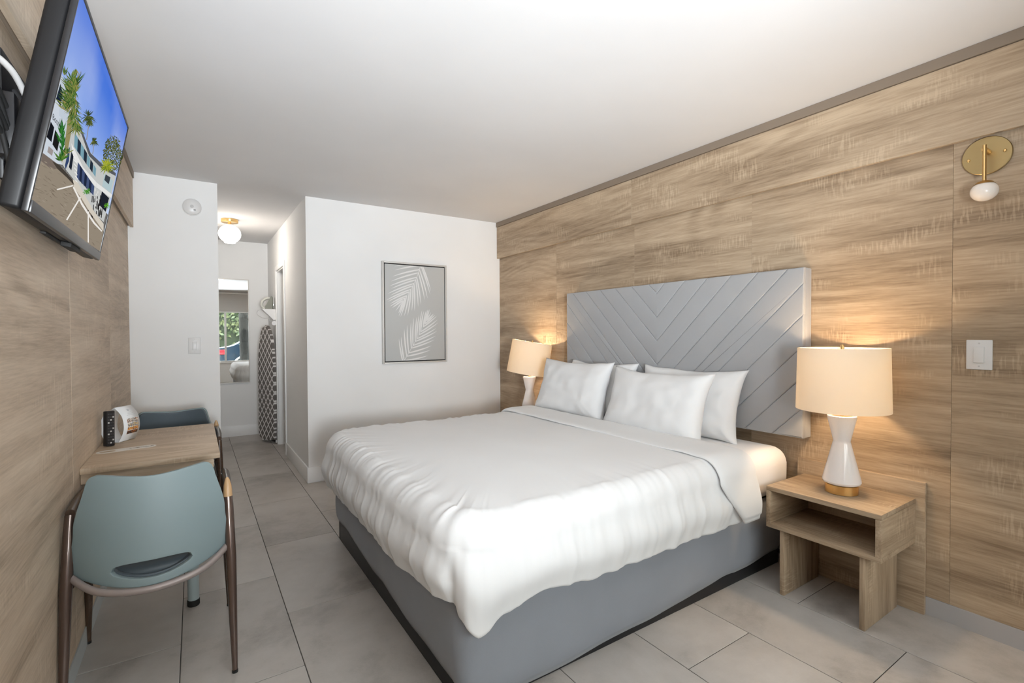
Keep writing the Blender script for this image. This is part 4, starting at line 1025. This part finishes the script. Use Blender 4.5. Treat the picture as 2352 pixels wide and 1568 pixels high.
car = thing('car', 'dark blue parked car outside the window seen in the mirror', 'car', (2.75, -4.0, -0.1))
carm = mat('dark_blue_paint', (0.012, 0.03, 0.055), 0.12, 0.3, coat=1.0); tint = mat('car_glass', (0.10, 0.14, 0.16), 0.05, 0.0, coat=1.0)
prof = [(-2.25, 0.32), (-2.28, 0.62), (-2.22, 0.98), (-2.05, 1.03), (-1.75, 1.10), (-1.1, 1.43), (-0.4, 1.49), (0.35, 1.44), (1.05, 1.05), (1.9, 0.90), (2.2, 0.72), (2.25, 0.35)]
P_ = smoothpath([(x, 0, z) for x, z in prof], 6); low = [Vector((2.2, 0, 0.25)), Vector((-2.2, 0, 0.25))]
def carring(y, ins, lift):
    return [Vector((p.x*(1-ins*0.25), y, 0.25+(p.z-0.25)*(1-lift*0.0) if p.z < 1.0 else p.z-lift)) for p in P_+low]
bm = bmesh.new(); rings = []
for y, ins in ((0.70, 0.10), (0.84, 0.02), (0.88, 0.0), (0.84, 0.0), (-0.84, 0.0), (-0.88, 0.0), (-0.84, 0.02), (-0.70, 0.10)):
    pass
for yk in (-1, -0.93, -0.6, 0.6, 0.93, 1):
    ring = []
    for p in P_+low:
        tum = 0.20*max(0, p.z-0.95)/0.5; half = 0.89-tum; e = abs(yk); y = half*yk
        shr = 0.03 if e > 0.95 else 0.0
        ring.append(bm.verts.new((p.x*(1-shr), y, p.z-shr*0.5*(p.z > 0.5))))
    rings.append(ring)
n = len(rings[0])
for A, B in zip(rings, rings[1:]):
    for i in range(n): bm.faces.new((A[i], A[(i+1) % n], B[(i+1) % n], B[i]))
bm.faces.new(rings[0]); bm.faces.new(rings[-1][::-1])
finish('body', bm, carm, car, auto=40)
def sideglass(pts, sgn):
    bm = bmesh.new(); bm.faces.new([bm.verts.new((x, sgn*(0.894-0.20*max(0, z-0.95)/0.5), z)) for x, z in pts]); o = finish('side_window', bm, tint, car); md = o.modifiers.new('s', 'SOLIDIFY'); md.thickness = 0.008; md.offset = 0
for sgn in (1, -1):
    sideglass([(-1.62, 1.09), (-1.05, 1.38), (-0.42, 1.43), (-0.42, 1.06)], sgn); sideglass([(-0.36, 1.06), (-0.36, 1.43), (0.30, 1.39), (0.85, 1.08)], sgn)
    tl = box('tail_light', (-2.27, -1.98, sgn*0.80-0.105, sgn*0.80+0.105, 0.80, 0.95), mat('tail_red', (0.6, 0.02, 0.03), 0.2, coat=0.8), car, 0.02)
    for x in (-1.38, 1.38):
        bm = lathe_bm([(0, 0), (0.33, 0), (0.35, 0.03), (0.35, 0.19), (0.33, 0.22), (0.235, 0.22), (0.235, 0.19), (0, 0.19)], 40)
        for v in bm.verts: v.co = Vector((x+v.co.x, sgn*(0.685+v.co.z), 0.35+v.co.y))
        w_ = finish('wheel', bm, rubber, car, auto=40)
        bm = lathe_bm([(0, 0), (0.23, 0), (0.23, 0.02), (0.20, 0.025), (0.06, 0.012), (0.05, 0.03), (0, 0.03)], 32)
        for v in bm.verts: v.co = Vector((x+v.co.x, sgn*(0.877+v.co.z), 0.35+v.co.y))
        finish('hubcap', bm, silver, w_, auto=40)
        arc = [(x+0.40*math.cos(R(a)), sgn*0.888, 0.35+0.40*math.sin(R(a))) for a in range(-5, 186, 8)]
        tube('wheel_arch', arc, 0.028, silver, car, 8)
